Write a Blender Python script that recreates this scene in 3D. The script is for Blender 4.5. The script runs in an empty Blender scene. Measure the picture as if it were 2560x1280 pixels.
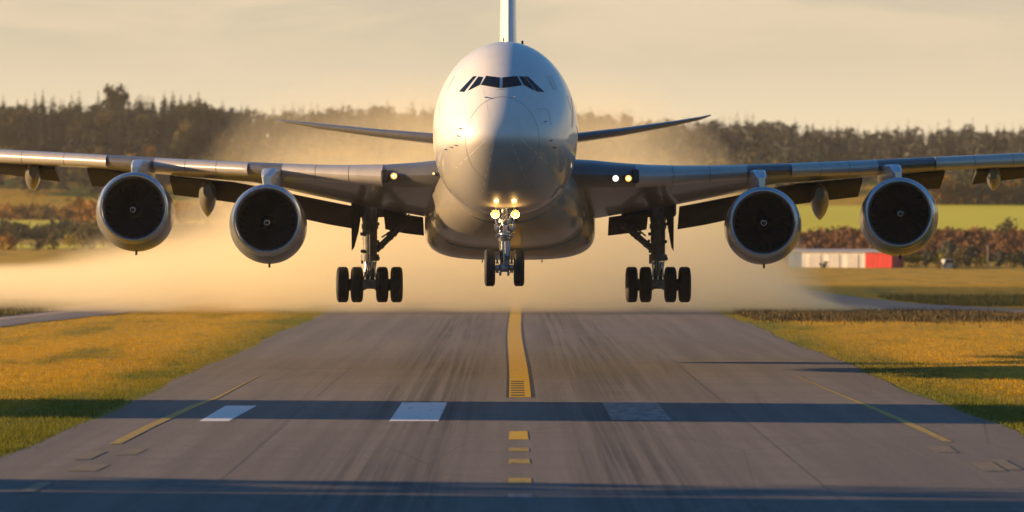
import bpy, bmesh, math, random
import numpy as np
from mathutils import Vector, Matrix
from mathutils.bvhtree import BVHTree
R = math.radians
C = bpy.context.scene.collection
scene = bpy.context.scene
random.seed(7)

# ------------------------------------------------------------------ camera
F = 7000.0          # focal length in pixels of the 2560 px wide photograph
HC = 8.0            # eye height
HY = 568.0          # horizon row
cam_d = bpy.data.cameras.new('camera')
cam = bpy.data.objects.new('camera', cam_d); C.objects.link(cam)
cam.location = (0, 0, HC)
cam.rotation_euler = (R(90) - math.atan((640 - HY) / F), 0, 0)
cam_d.sensor_width = 36.0
cam_d.lens = 36.0 * F / 2560.0
cam_d.clip_start = 0.5
cam_d.clip_end = 20000
cam_d.dof.use_dof = True
cam_d.dof.focus_distance = 142.0
cam_d.dof.aperture_fstop = 0.47
scene.camera = cam

# ------------------------------------------------------------------ sun, sky
SUN_EL, SUN_BEHIND = 9.9, 5.5          # sun low on the left, a little beyond the aircraft's beam
sun_dir = Vector((-math.cos(R(SUN_EL)) * math.cos(R(SUN_BEHIND)), math.cos(R(SUN_EL)) * math.sin(R(SUN_BEHIND)), math.sin(R(SUN_EL))))
sd = bpy.data.lights.new('sun', 'SUN'); sun = bpy.data.objects.new('sun', sd); C.objects.link(sun)
sd.energy = 5.0; sd.angle = R(0.5); sd.color = (1.0, 0.64, 0.31)
sun.rotation_euler = (-sun_dir).to_track_quat('-Z', 'Y').to_euler()
sun.location = (-60, 0, 60)

world = bpy.data.worlds.new('World'); scene.world = world; world.use_nodes = True
nt = world.node_tree; N = nt.nodes; L = nt.links
for n in list(N): N.remove(n)
out = N.new('ShaderNodeOutputWorld'); bg = N.new('ShaderNodeBackground')
sky = N.new('ShaderNodeTexSky'); sky.sky_type = 'NISHITA'; sky.sun_disc = False
sky.sun_elevation = R(SUN_EL); sky.sun_rotation = math.atan2(sun_dir.x, sun_dir.y)
sky.air_density = 1.3; sky.dust_density = 0.3; sky.ozone_density = 5.0; sky.altitude = 100
bg.inputs['Strength'].default_value = 0.053
tc = N.new('ShaderNodeTexCoord'); sep = N.new('ShaderNodeSeparateXYZ')
L.new(tc.outputs['Generated'], sep.inputs[0])
def mathn(tree, op, a, b=None, c=None, clamp=False):
    n = tree.nodes.new('ShaderNodeMath'); n.operation = op; n.use_clamp = clamp
    for i, v in enumerate((a, b, c)):
        if v is None: continue
        if isinstance(v, (int, float)): n.inputs[i].default_value = v
        else: tree.links.new(v, n.inputs[i])
    return n.outputs[0]
def maprange(tree, v, a, b, c, d, smooth=True):
    n = tree.nodes.new('ShaderNodeMapRange'); n.clamp = True
    if smooth: n.interpolation_type = 'SMOOTHSTEP'
    tree.links.new(v, n.inputs[0])
    for i, q in enumerate((a, b, c, d)): n.inputs[i + 1].default_value = q
    return n.outputs[0]
def mixc(tree, f, a, b, blend='MIX'):
    n = tree.nodes.new('ShaderNodeMix'); n.data_type = 'RGBA'; n.blend_type = blend; n.clamp_factor = True
    if isinstance(f, (int, float)): n.inputs[0].default_value = f
    else: tree.links.new(f, n.inputs[0])
    for v, i in ((a, 6), (b, 7)):
        if isinstance(v, tuple): n.inputs[i].default_value = (*v, 1)
        else: tree.links.new(v, n.inputs[i])
    return n.outputs[2]
def noise(tree, vec, scale, detail=4, rough=.55, dist=0.0):
    n = tree.nodes.new('ShaderNodeTexNoise'); n.inputs['Scale'].default_value = scale
    n.inputs['Detail'].default_value = detail; n.inputs['Roughness'].default_value = rough
    n.inputs['Distortion'].default_value = dist
    if vec is not None: tree.links.new(vec, n.inputs['Vector'])
    return n.outputs[0]
def mapping(tree, vec, scale, loc=(0, 0, 0)):
    n = tree.nodes.new('ShaderNodeMapping'); tree.links.new(vec, n.inputs[0])
    n.inputs['Scale'].default_value = scale; n.inputs['Location'].default_value = loc
    return n.outputs[0]
# thin sunlit evening cloud over the half of the sky beyond the airfield
front = maprange(nt, sep.outputs[1], 0.15, 0.8, 0, 1)
low = maprange(nt, sep.outputs[2], 0.08, 0.22, 1, 0)
veil = mathn(nt, 'MULTIPLY', front, low)
cl = noise(nt, mapping(nt, tc.outputs['Generated'], (9, 9, 55)), 1.0, 5, .55, .6)
clf = maprange(nt, cl, .38, .62, 0, 1)
lowc = maprange(nt, sep.outputs[2], 0.03, 0.085, 0, 1)
veilcol = mixc(nt, maprange(nt, sep.outputs[2], 0.02, 0.08, 0, 1), (8.2, 6.6, 4.35), (5.7, 4.75, 3.4))
veilcol2 = mixc(nt, mathn(nt, 'MULTIPLY', clf, mathn(nt, 'MULTIPLY', lowc, .75)), veilcol, (7.4, 5.9, 4.0))
blue = mixc(nt, 1.0, sky.outputs[0], (.82, 1.18, 1.36), 'MULTIPLY')
skyc = mixc(nt, mathn(nt, 'MULTIPLY', veil, .96), blue, veilcol2)
L.new(skyc, bg.inputs['Color']); L.new(bg.outputs[0], out.inputs[0])

scene.view_settings.view_transform = 'Standard'
scene.view_settings.look = 'None'
scene.view_settings.exposure = 1.15
scene.view_settings.gamma = 1.0
cy = scene.cycles
cy.use_denoising = True
cy.max_bounces = 6; cy.diffuse_bounces = 3; cy.glossy_bounces = 4; cy.transmission_bounces = 4
cy.volume_bounces = 6; cy.transparent_max_bounces = 16
cy.volume_step_rate = 1.0; cy.volume_max_steps = 128
cy.sample_clamp_indirect = 6.0

# ------------------------------------------------------------------ helpers
def P(px, py, d):
    return Vector(((px - 1280) / F * d, d, HC + (HY - py) / F * d))
def tag(o, label=None, cat=None, group=None, kind=None):
    if label: o['label'] = label
    if cat: o['category'] = cat
    if group: o['group'] = group
    if kind: o['kind'] = kind
    return o
def empty(name, loc):
    o = bpy.data.objects.new(name, None); C.objects.link(o); o.location = loc; o.empty_display_size = .5
    return o
def obj(name, me, mat, parent=None, smooth=True, loc=None):
    """link mesh data (or (verts, faces)) as one object; with a parent, vertices are given in world metres relative to the parent's root"""
    if not isinstance(me, bpy.types.Mesh):
        v, f = me
        m = bpy.data.meshes.new(name); m.from_pydata([tuple(q) for q in v], [], [tuple(q) for q in f]); me = m
    mats = mat if isinstance(mat, (list, tuple)) else [mat]
    if not me.materials:
        for q in mats: me.materials.append(q)
    if smooth and me.polygons: me.polygons.foreach_set('use_smooth', [True] * len(me.polygons))
    me.validate(); me.update()
    o = bpy.data.objects.new(name, me); C.objects.link(o)
    if parent: o.parent = parent
    if loc is not None: o.location = loc
    return o
def sharp(o, ang=35):
    me = o.data
    bm = bmesh.new(); bm.from_mesh(me)
    bmesh.ops.recalc_face_normals(bm, faces=bm.faces)
    for e in bm.edges:
        e.smooth = not (len(e.link_faces) == 2 and e.calc_face_angle(0) > R(ang))
    bm.to_mesh(me); bm.free(); return o
class MB:
    """collects simple solids into one mesh"""
    def __init__(s): s.v = []; s.f = []; s.mi = []
    def add(s, v, f, mi=0):
        b = len(s.v); s.v += [Vector(q) for q in v]; s.f += [tuple(b + i for i in q) for q in f]; s.mi += [mi] * len(f)
    def box(s, c, size, rot=None, mi=0, bev=0.0):
        x, y, z = (q / 2 for q in size)
        bm = bmesh.new(); bmesh.ops.create_cube(bm, size=1)
        for v in bm.verts: v.co = Vector((v.co.x * 2 * x, v.co.y * 2 * y, v.co.z * 2 * z))
        if bev: bmesh.ops.bevel(bm, geom=list(bm.edges), offset=bev, segments=2, affect='EDGES', profile=.5)
        if rot is not None: bmesh.ops.transform(bm, matrix=rot.to_4x4(), verts=bm.verts)
        bm.verts.index_update()
        s.add([v.co + Vector(c) for v in bm.verts], [[v.index for v in f.verts] for f in bm.faces], mi); bm.free()
    def tube(s, a, b, r0, r1=None, n=16, mi=0):
        a = Vector(a); b = Vector(b); r1 = r0 if r1 is None else r1
        q = (b - a).to_track_quat('Z', 'Y'); v = []
        for p, r in ((a, r0), (b, r1)):
            for i in range(n):
                t = 2 * math.pi * i / n
                v.append(p + q @ Vector((r * math.cos(t), r * math.sin(t), 0)))
        f = [(i, (i + 1) % n, n + (i + 1) % n, n + i) for i in range(n)] + [tuple(range(n - 1, -1, -1)), tuple(range(n, 2 * n))]
        s.add(v, f, mi)
    def lathe(s, prof, M, n=48, mi=0, close=False):
        """prof: (axial, radius) pairs turned round local Y, placed by the 4x4 matrix M"""
        v = []; f = []
        for (a, r) in prof:
            for i in range(n):
                t = 2 * math.pi * i / n
                v.append(M @ Vector((r * math.cos(t), a, r * math.sin(t))))
        m = len(prof)
        for k in range(m - 1 + (1 if close else 0)):
            k2 = (k + 1) % m
            for i in range(n):
                j = (i + 1) % n
                f.append((k * n + i, k * n + j, k2 * n + j, k2 * n + i))
        s.add(v, f, mi)
    def loft(s, secs, cap=True, mi=0):
        n = len(secs[0]); v = [p for q in secs for p in q]; f = []
        for k in range(len(secs) - 1):
            for i in range(n):
                j = (i + 1) % n
                f.append((k * n + i, k * n + j, (k + 1) * n + j, (k + 1) * n + i))
        if cap:
            f.append(tuple(range(n - 1, -1, -1))); f.append(tuple((len(secs) - 1) * n + i for i in range(n)))
        s.add(v, f, mi)
    def build(s, name, mats, parent=None, off=Vector((0, 0, 0)), smooth=True, ang=35):
        me = bpy.data.meshes.new(name)
        me.from_pydata([tuple(p - off) for p in s.v], [], s.f)
        mats = mats if isinstance(mats, (list, tuple)) else [mats]
        for m in mats: me.materials.append(m)
        me.polygons.foreach_set('material_index', s.mi)
        o = obj(name, me, mats, parent, smooth)
        return sharp(o, ang) if smooth else o

def mat(name, base, rough=.5, metal=0.0, coat=0.0, coat_rough=.05, spec=.5):
    m = bpy.data.materials.new(name); m.use_nodes = True
    b = m.node_tree.nodes['Principled BSDF']
    b.inputs['Base Color'].default_value = (*base, 1); b.inputs['Roughness'].default_value = rough
    b.inputs['Metallic'].default_value = metal
    b.inputs['Coat Weight'].default_value = coat; b.inputs['Coat Roughness'].default_value = coat_rough
    b.inputs['Specular IOR Level'].default_value = spec
    return m
def bsdf(m): return m.node_tree.nodes['Principled BSDF']
def objco(m):
    t = m.node_tree.nodes.new('ShaderNodeTexCoord'); return t.outputs['Object']
def geoco(m):
    t = m.node_tree.nodes.new('ShaderNodeNewGeometry'); return t.outputs['Position']
def bump(m, h, strength, dist=.05):
    n = m.node_tree.nodes.new('ShaderNodeBump'); n.inputs['Strength'].default_value = strength
    n.inputs['Distance'].default_value = dist
    m.node_tree.links.new(h, n.inputs['Height']); m.node_tree.links.new(n.outputs[0], bsdf(m).inputs['Normal'])
def mottled(name, a, b, scale, rough=.5, stretch=(1, 1, 1), world_co=False, lo=.35, hi=.65, bumps=0, **kw):
    m = mat(name, a, rough, **kw); t = m.node_tree
    co = geoco(m) if world_co else objco(m)
    n = noise(t, mapping(t, co, stretch), scale, 5, .6)
    t.links.new(mixc(t, maprange(t, n, lo, hi, 0, 1), a, b), bsdf(m).inputs['Base Color'])
    if bumps: bump(m, n, bumps)
    return m

# ------------------------------------------------------------------ materials
def paint(name, a, b, rough, coat, metal=.25):
    m = mat(name, a, rough, metal=metal, coat=coat, coat_rough=.05); t = m.node_tree; co = objco(m)
    n = noise(t, mapping(t, co, (1, .25, 1)), 1.4, 6, .65)
    t.links.new(mixc(t, maprange(t, n, .4, .75, 0, 1), a, b), bsdf(m).inputs['Base Color'])
    n2 = noise(t, co, .55, 2, .5)                     # slight waviness of the sheet metal
    bump(m, n2, .05, .05)
    return m
M_paint = paint('fuselage_paint', (.74, .735, .73), (.68, .675, .67), .45, .7, 0)
# underside shade put into the paint: lower hull turns darker grey below one waterline
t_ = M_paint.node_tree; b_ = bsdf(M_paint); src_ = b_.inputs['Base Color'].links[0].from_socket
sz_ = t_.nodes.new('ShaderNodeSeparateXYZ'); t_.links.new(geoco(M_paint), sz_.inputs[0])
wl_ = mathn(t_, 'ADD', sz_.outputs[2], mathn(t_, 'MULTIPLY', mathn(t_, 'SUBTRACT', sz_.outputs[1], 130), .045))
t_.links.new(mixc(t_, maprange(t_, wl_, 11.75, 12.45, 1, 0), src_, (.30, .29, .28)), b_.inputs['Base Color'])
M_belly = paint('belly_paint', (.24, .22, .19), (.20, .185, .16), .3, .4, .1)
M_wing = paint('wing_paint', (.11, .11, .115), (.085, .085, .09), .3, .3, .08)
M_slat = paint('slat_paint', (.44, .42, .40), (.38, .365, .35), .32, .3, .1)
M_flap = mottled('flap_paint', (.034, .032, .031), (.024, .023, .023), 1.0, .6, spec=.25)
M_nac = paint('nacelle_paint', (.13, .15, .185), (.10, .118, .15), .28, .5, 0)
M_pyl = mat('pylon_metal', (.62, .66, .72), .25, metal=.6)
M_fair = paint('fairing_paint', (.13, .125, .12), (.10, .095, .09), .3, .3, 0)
M_lip = mat('intake_lip_metal', (.46, .50, .57), .26, metal=.85)
M_fan = mat('fan_blade_titanium', (.06, .06, .065), .4, metal=.6)
M_duct = mat('intake_duct', (.004, .004, .0045), .7)
M_spin = mat('spinner_black', (.005, .005, .006), .4)
M_mark = mat('spinner_mark_white', (.75, .75, .75), .5)
M_glass = mat('cockpit_glass', (.006, .007, .009), .06, spec=.5)
M_seam = mat('panel_seam_dark', (.16, .16, .16), .6)
M_seaml = mat('lightning_strip', (.80, .79, .77), .4)
M_rubber = mottled('tyre_rubber', (.012, .012, .013), (.02, .02, .021), 6, .75)
M_steel = mat('gear_steel', (.30, .31, .33), .32, metal=.85)
M_gear = mottled('gear_grey_paint', (.12, .12, .125), (.07, .07, .075), 3, .5)
M_chrome = mat('gear_chrome', (.75, .76, .78), .12, metal=1.0)
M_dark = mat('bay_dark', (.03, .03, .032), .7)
def emis(name, col, s):
    m = mat(name, (.05, .045, .04)); b = bsdf(m)
    b.inputs['Emission Color'].default_value = (*col, 1); b.inputs['Emission Strength'].default_value = s
    return m
M_lamp = emis('lamp_warm_glow', (1.0, .74, .34), 1.3)
M_amber = emis('lamp_amber_rim', (1.0, .46, .07), .9)
M_lampw = emis('lamp_white_glow', (1.0, .97, .9), 1.2)

# ------------------------------------------------------------------ ground and hills
def sstep(a, b, x):
    t = min(1, max(0, (x - a) / (b - a))); return t * t * (3 - 2 * t)
def height(x, d):
    off = sstep(21.5, 30, abs(x - 1.0)) * (1 - sstep(300, 420, d))
    z = off * .45 * (.16 * math.sin(x * .21 + d * .043) + .12 * math.sin(x * .11 - d * .09 + 1.3) + .05 * math.sin(x * .5 + d * .31))
    xx = x / max(d, 300) * 1000
    left = sstep(20, -90, xx)
    z += 4.8 * sstep(570, 700, d) * (1 - .55 * left) + 9 * sstep(700, 1000, d)
    ridge = float(np.interp(xx, [-183, -106, -29, 30, 71, 146, 183], [55, 55, 53, 50, 46, 42, 43])) - 13.8 + 1.2 * math.sin(xx * .09)
    z += ridge * sstep(980, 1335, d)
    return z
xs = np.unique(np.concatenate([np.linspace(-2600, -260, 24), np.linspace(-260, -70, 20), np.linspace(-70, -16, 50), np.linspace(-16, 18, 4), np.linspace(18, 75, 52), np.linspace(75, 260, 20), np.linspace(260, 2600, 24)]))
ys = np.unique(np.concatenate([np.linspace(-2600, 40, 16), np.linspace(40, 330, 150), np.linspace(330, 1500, 90), np.linspace(1500, 3200, 12)]))
gv = [(x, y, height(x, y) - .02) for y in ys for x in xs]
nx = len(xs)
gf = [(j * nx + i, j * nx + i + 1, (j + 1) * nx + i + 1, (j + 1) * nx + i) for j in range(len(ys) - 1) for i in range(nx - 1)]
def grass_mat(name, blade=False):
    m = mat(name, (.2, .12, .03), .8, spec=.2); t = m.node_tree; co = geoco(m)
    n1 = noise(t, mapping(t, co, (1, .3, 1)), .16, 4, .6)
    n2 = noise(t, mapping(t, co, (1, .5, 1)), 1.3, 4, .65)
    sx = t.nodes.new('ShaderNodeSeparateXYZ'); t.links.new(co, sx.inputs[0])
    # greener strip along the mown verge of the runway
    verge = maprange(t, mathn(t, 'ABSOLUTE', mathn(t, 'SUBTRACT', sx.outputs[0], 1.0)), 18.5, 25.5, 1, 0)
    gold = mixc(t, maprange(t, n2, .3, .7, 0, 1), (.60, .36, .012), (.44, .26, .015))
    green = mixc(t, maprange(t, n2, .3, .7, 0, 1), (.20, .19, .012), (.13, .135, .012))
    g = mathn(t, 'ADD', maprange(t, n1, .48, .70, 0, .75), mathn(t, 'ADD', mathn(t, 'MULTIPLY', verge, .8), maprange(t, sx.outputs[1], 108, 150, .6, 0)), clamp=True)
    t.links.new(mixc(t, g, gold, green), bsdf(m).inputs['Base Color'])
    if blade:
        nd = t.nodes
        tr = nd.new('ShaderNodeBsdfTranslucent'); ad = nd.new('ShaderNodeMixShader'); ad.inputs[0].default_value = .4
        t.links.new(mixc(t, g, gold, green), tr.inputs[0])
        o = nd['Material Output']
        t.links.new(bsdf(m).outputs[0], ad.inputs[1]); t.links.new(tr.outputs[0], ad.inputs[2]); t.links.new(ad.outputs[0], o.inputs[0])
    else:
        bump(m, n2, .6, .15)
    return m
M_ground = grass_mat('dry_meadow'); M_blade = grass_mat('meadow_blades', True)
tag(obj('ground', (gv, gf), M_ground), 'dry golden airfield meadow rising into hills', kind='structure')

def asphalt(name, a, b, streak=True):
    m = mat(name, a, .82, spec=.35); t = m.node_tree; co = geoco(m)
    n1 = noise(t, mapping(t, co, (.75, .018, 1)), 1.0, 6, .65)       # rubber and wear drawn out along the run
    n2 = noise(t, mapping(t, co, (.05, .5, 1)), 1.0, 4, .55)       # paving lanes across
    n3 = noise(t, co, 9, 3, .6)
    c = mixc(t, maprange(t, n1, .32, .68, 0, 1), a, b)
    c = mixc(t, maprange(t, n2, .35, .7, 0, .55), c, tuple(q * .66 for q in a))
    c = mixc(t, maprange(t, n3, .35, .65, 0, .35), c, tuple(q * 1.35 for q in a))
    if streak:                                            # tyre rubber laid down in two wheel tracks
        sx = t.nodes.new('ShaderNodeSeparateXYZ'); t.links.new(co, sx.inputs[0])
        ax = mathn(t, 'ABSOLUTE', mathn(t, 'SUBTRACT', sx.outputs[0], .3))
        trk = mathn(t, 'MULTIPLY', maprange(t, ax, .8, 3.2, 0, 1), maprange(t, ax, 4.6, 8.5, 1, 0))
        rub = noise(t, mapping(t, co, (2.6, .012, 1)), 1.0, 5, .65)
        pat = noise(t, mapping(t, co, (.12, .03, 1)), 1.0, 3, .5)
        c = mixc(t, mathn(t, 'MULTIPLY', trk, mathn(t, 'MULTIPLY', maprange(t, rub, .40, .62, 0, .75), maprange(t, pat, .3, .6, .2, 1))), c, (.035, .034, .034))
        crk = t.nodes.new('ShaderNodeTexVoronoi'); crk.feature = 'DISTANCE_TO_EDGE'; crk.inputs['Scale'].default_value = 1.0
        t.links.new(mapping(t, co, (.11, .045, 1)), crk.inputs['Vector'])
        c = mixc(t, mathn(t, 'MULTIPLY', maprange(t, crk.outputs['Distance'], .0, .004, 1, 0), .45), c, (.04, .04, .04))
    t.links.new(c, bsdf(m).inputs['Base Color'])
    n4 = noise(t, mapping(t, co, (1, .4, 1)), 3, 6, .7)
    bump(m, n4, .22, .05)
    return m
M_asph = asphalt('runway_asphalt', (.185, .163, .145), (.115, .102, .092))
M_taxi = asphalt('taxiway_asphalt', (.32, .26, .21), (.26, .215, .175), False)
def wavy(x0, d, s): return x0 + .22 * math.sin(d * .11 + s) + .12 * math.sin(d * .37 + 2 * s)
rv = []; rf = []
rd = np.concatenate([np.linspace(-400, 40, 12)[:-1], np.linspace(40, 560, 200)])
for d in rd:
    for k in range(9):
        a, b = wavy(-17.5, d, .4), wavy(19.5, d, 2.1)
        rv.append((a + (b - a) * k / 8, d, .02 if k not in (0, 8) else .0))
for j in range(len(rd) - 1):
    for k in range(8): rf.append((j * 9 + k, j * 9 + k + 1, j * 9 + k + 10, j * 9 + k + 9))
runway = tag(obj('runway', (rv, rf), M_asph), 'grey asphalt runway with yellow centreline', kind='structure')
def worn(name, col, under=(.125, .115, .108), lo=.30, hi=.42, rough=.6):
    m = mat(name, col, rough); t = m.node_tree; co = geoco(m)
    n = noise(t, mapping(t, co, (1, .3, 1)), 2.2, 6, .7)
    t.links.new(mixc(t, maprange(t, n, lo, hi, 1, 0), col, under), bsdf(m).inputs['Base Color'])
    return m
M_yel = worn('yellow_runway_paint', (.62, .37, .015)); M_yelold = worn('faded_yellow_paint', (.40, .28, .04), lo=.22, hi=.5)
M_yelgone = worn('nearly_worn_off_yellow', (.22, .165, .075), (.13, .12, .112), lo=.25, hi=.6)
M_white = worn('white_runway_paint', (.78, .78, .76)); M_whiteold = worn('faded_white_paint', (.34, .33, .32), lo=.3, hi=.75)
M_tar = worn('black_sealant', (.03, .03, .032))
def strip(name, pts, m, z=.03, label=None):
    """pts: (x_left, x_right, d) rows"""
    v = []; f = []
    for a, b, d in pts: v += [(a, d, z), (b, d, z)]
    for i in range(len(pts) - 1): f.append((2 * i, 2 * i + 1, 2 * i + 3, 2 * i + 2))
    o = obj(name, (v, f), m, runway, smooth=False)
    if label: o['label'] = label
    return o
cl_x = [(d, .27 + .10 * math.sin(d * .045 + 1.5)) for d in np.linspace(131.2, 300, 40)]
strip('centreline_border', [(x - .64, x + .70, d) for d, x in cl_x], M_tar, .026)
strip('centreline', [(x - .5, x + .53, d) for d, x in cl_x], M_yel, .031, 'long yellow centreline with black edges')
for k in range(7):
    d = 132.2 + k * 2.0
    strip('centreline_slot', [(-.06, .60, d), (-.06, .60, d + .85)], M_tar, .036)
for y0, y1, m, lab in ((1080, 1101, M_yel, 'broad yellow dash nearest the centreline'), (1122, 1130, M_yelold, None), (1150, 1161, M_yelold, None), (1198, 1211, M_yelold, None), (1236, 1248, M_whiteold, 'faded white dash')):
    d1, d0 = F * HC / (y0 - HY), F * HC / (y1 - HY)
    strip('centre_dash', [(-.12, .62, d0), (-.10, .60, d1)], m, .031, lab)
strip('threshold_block', [(-12.85, -11.65, 115), (-12.8, -11.4, 125)], M_white, .031)
strip('threshold_block', [(-5.05, -3.02, 115), (-5.0, -2.95, 127.3)], M_white, .031)
strip('threshold_block', [(4.12, 6.6, 115.6), (4.1, 6.6, 127.6)], M_whiteold, .031, 'worn grey threshold block')
strip('edge_line', [(-14.85, -14.4, 103), (-14.75, -14.3, 112), (-14.4, -14.0, 124), (-13.9, -13.7, 131), (-13.6, -13.55, 150)], M_yelold, .031)
strip('edge_line', [(16.05, 16.4, 104), (15.95, 16.35, 112), (15.75, 16.1, 123), (15.6, 15.8, 131), (15.2, 15.3, 150)], M_yelold, .031)
for x0, x1, d0, d1 in ((-15.1, -14.5, 96, 99.5), (-13.9, -13.2, 98, 100.5), (-14.6, -13.6, 91.5, 94), (-14.9, -14.4, 84, 87.5), (15.0, 15.8, 99, 102), (15.4, 16.2, 91.5, 95), (16.3, 16.8, 92, 96)):
    strip('edge_dash', [(x0, x1, d0), (x0 + .1, x1 + .1, d1)], M_yelgone, .031)
for x in (-9.2, 9.6): strip('pavement_joint', [(x, x + .018, d) for d in np.linspace(60, 258, 30)], M_tar, .026)

def sheet(name, poly, m, z=.03, label=None):
    bm = bmesh.new(); vs = [bm.verts.new((x, y, height(x, y) + z)) for x, y in poly]; bm.faces.new(vs)
    bmesh.ops.triangulate(bm, faces=bm.faces)
    for _ in range(4): bmesh.ops.subdivide_edges(bm, edges=[e for e in bm.edges if e.calc_length() > 3], cuts=1)
    for v in bm.verts: v.co.z = height(v.co.x, v.co.y) + z
    bmesh.ops.recalc_face_normals(bm, faces=bm.faces)
    me = bpy.data.meshes.new(name); bm.to_mesh(me); bm.free()
    return tag(obj(name, me, m), label, kind='structure')
def ribbon(name, pts, w, m, z=.22, label=None):
    """a road following a polyline (x, d)"""
    P2 = [Vector(p) for p in pts]; fine = []
    for i in range(len(P2) - 1):
        p0, p1, p2, p3 = P2[max(i - 1, 0)], P2[i], P2[i + 1], P2[min(i + 2, len(P2) - 1)]
        for k in range(10):
            t = k / 10
            fine.append(.5 * ((2 * p1) + (p2 - p0) * t + (2 * p0 - 5 * p1 + 4 * p2 - p3) * t * t + (3 * p1 - p0 - 3 * p2 + p3) * t ** 3))
    fine.append(P2[-1]); v = []; f = []
    for i, p in enumerate(fine):
        dv = (fine[min(i + 1, len(fine) - 1)] - fine[max(i - 1, 0)]).normalized(); nn = Vector((dv.y, -dv.x))
        for k in range(5):
            q = p + nn * w * (k / 4 - .5); v.append((q.x, q.y, height(q.x, q.y) + (z if 0 < k < 4 else .03)))
    for i in range(len(fine) - 1):
        for k in range(4): f.append((i * 5 + k, i * 5 + k + 1, i * 5 + k + 6, i * 5 + k + 5))
    return tag(obj(name, (v, f), m), label, kind='structure')
tw = ribbon('taxiway', [(-75, 120), (-52, 175), (-43.5, 225), (-38.5, 280), (-35, 320), (-30, 380)], 7.0, M_taxi, label='taxiway curving through grass left of the runway')
for dx_ in (-2.6, .9): ribbon('taxiway_marking', [(a + dx_, b) for a, b in [(-75, 120), (-52, 175), (-43.5, 225), (-38.5, 280), (-35, 320), (-30, 380)]], .14, M_whiteold, .235)
ribbon('taxiway', [(120, 205), (75, 232), (50, 256), (39, 280), (33, 330), (34, 420), (40, 540)], 11, M_taxi, label='taxiway curving off to the right')

# ------------------------------------------------------------------ grass blades
def tufts(name, m, n, region, h0, h1, w, label, seed, spread=.25, blades=4, kind='stuff'):
    rg = np.random.default_rng(seed); pts = []
    while len(pts) < n:
        q = region(rg)
        if q is not None: pts.append(q)
    v = []; f = []
    for (x, y, s) in pts:
        z = height(x, y) - .03
        for _ in range(blades):
            a = rg.uniform(0, 6.283); bx, by = x + rg.normal() * spread, y + rg.normal() * spread
            h = rg.uniform(h0, h1) * s; lean = rg.uniform(.1, .6) * h; la = rg.uniform(0, 6.283)
            dx, dy = math.cos(a) * w, math.sin(a) * w
            tx, ty = bx + math.cos(la) * lean, by + math.sin(la) * lean
            b = len(v)
            v += [(bx - dx, by - dy, z), (bx + dx, by + dy, z), ((bx + tx) / 2 + dx * .7, (by + ty) / 2 + dy * .7, z + h * .62), (tx, ty, z + h)]
            f += [(b, b + 1, b + 2), (b, b + 2, b + 3)]
    return tag(obj(name, (v, f), m, smooth=False), label, 'grass', kind=kind)
def on_taxi_left(x, y):
    for (x0, y0), (x1, y1) in zip([(-75, 120), (-52, 175), (-43.5, 225), (-38.5, 280), (-35, 320), (-30, 380)], [(-75, 120), (-52, 175), (-43.5, 225), (-38.5, 280), (-35, 320), (-30, 380)][1:]):
        dx, dy = x1 - x0, y1 - y0; t = max(0, min(1, ((x - x0) * dx + (y - y0) * dy) / (dx * dx + dy * dy)))
        if math.hypot(x - x0 - t * dx, y - y0 - t * dy) < 4.1: return True
    return False
def on_taxi_right(x, y):
    pr = [(120, 205), (75, 232), (50, 256), (39, 280), (33, 330), (34, 420), (40, 540)]
    for (x0, y0), (x1, y1) in zip(pr, pr[1:]):
        dx, dy = x1 - x0, y1 - y0; t = max(0, min(1, ((x - x0) * dx + (y - y0) * dy) / (dx * dx + dy * dy)))
        if math.hypot(x - x0 - t * dx, y - y0 - t * dy) < 5.9: return True
    return False
def reg_left(rg):
    y = 90 + 220 * rg.random() ** 1.3; x = -17.75 - rg.random() ** 1.15 * (y * .2 - 13)
    if x > wavy(-17.5, y, .4) - .15 or on_taxi_left(x, y): return None
    return x, y, .7 + .5 * rg.random()
def reg_right(rg):
    y = 95 + 300 * rg.random() ** 1.4; x = 19.7 + rg.random() ** 1.15 * (y * .2 - 15)
    if x < wavy(19.5, y, 2.1) + .15 or on_taxi_right(x, y): return None
    return x, y, .7 + .5 * rg.random()
tufts('grass', M_blade, 34000, reg_left, .06, .20, .012, 'golden grass left of the runway', 1)
tufts('grass', M_blade, 34000, reg_right, .06, .20, .012, 'golden grass right of the runway', 2)
M_tall = mottled('shadow_band_grass', (.05, .045, .015), (.12, .075, .02), .7, .85, world_co=True)  # dark grass colour stands in for a shadow band here
def reg_strip(rg):
    x = 21 + 50 * rg.random(); y = 250 + 6.5 * rg.normal()
    return None if on_taxi_right(x, y) else (x, y, 1)
tufts('tall_grass', M_tall, 7000, reg_strip, .15, .55, .03, 'tall grass added dark in place of a shadow band beside right taxiway', 3, .3, 5)
M_tallg = mottled('verge_grass', (.07, .085, .015), (.16, .12, .02), .7, .85, world_co=True)
def reg_lback(rg):
    y = 238 + 60 * rg.random(); x = -72 + 36 * rg.random()
    if on_taxi_left(x, y) or x > -35 - (300 - y) * .16: return None
    return x, y, 1
tufts('tall_grass', M_tallg, 7000, reg_lback, .25, .6, .03, 'tall green grass beyond left taxiway', 4, .3, 5)
def reg_rback(rg):
    y = 285 + 35 * rg.random(); x = 42 + 40 * rg.random()
    return None if on_taxi_right(x, y) else (x, y, 1)
tufts('tall_grass', M_tallg, 5000, reg_rback, .25, .7, .03, 'tall green grass beyond right taxiway', 5, .3, 5)

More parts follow.
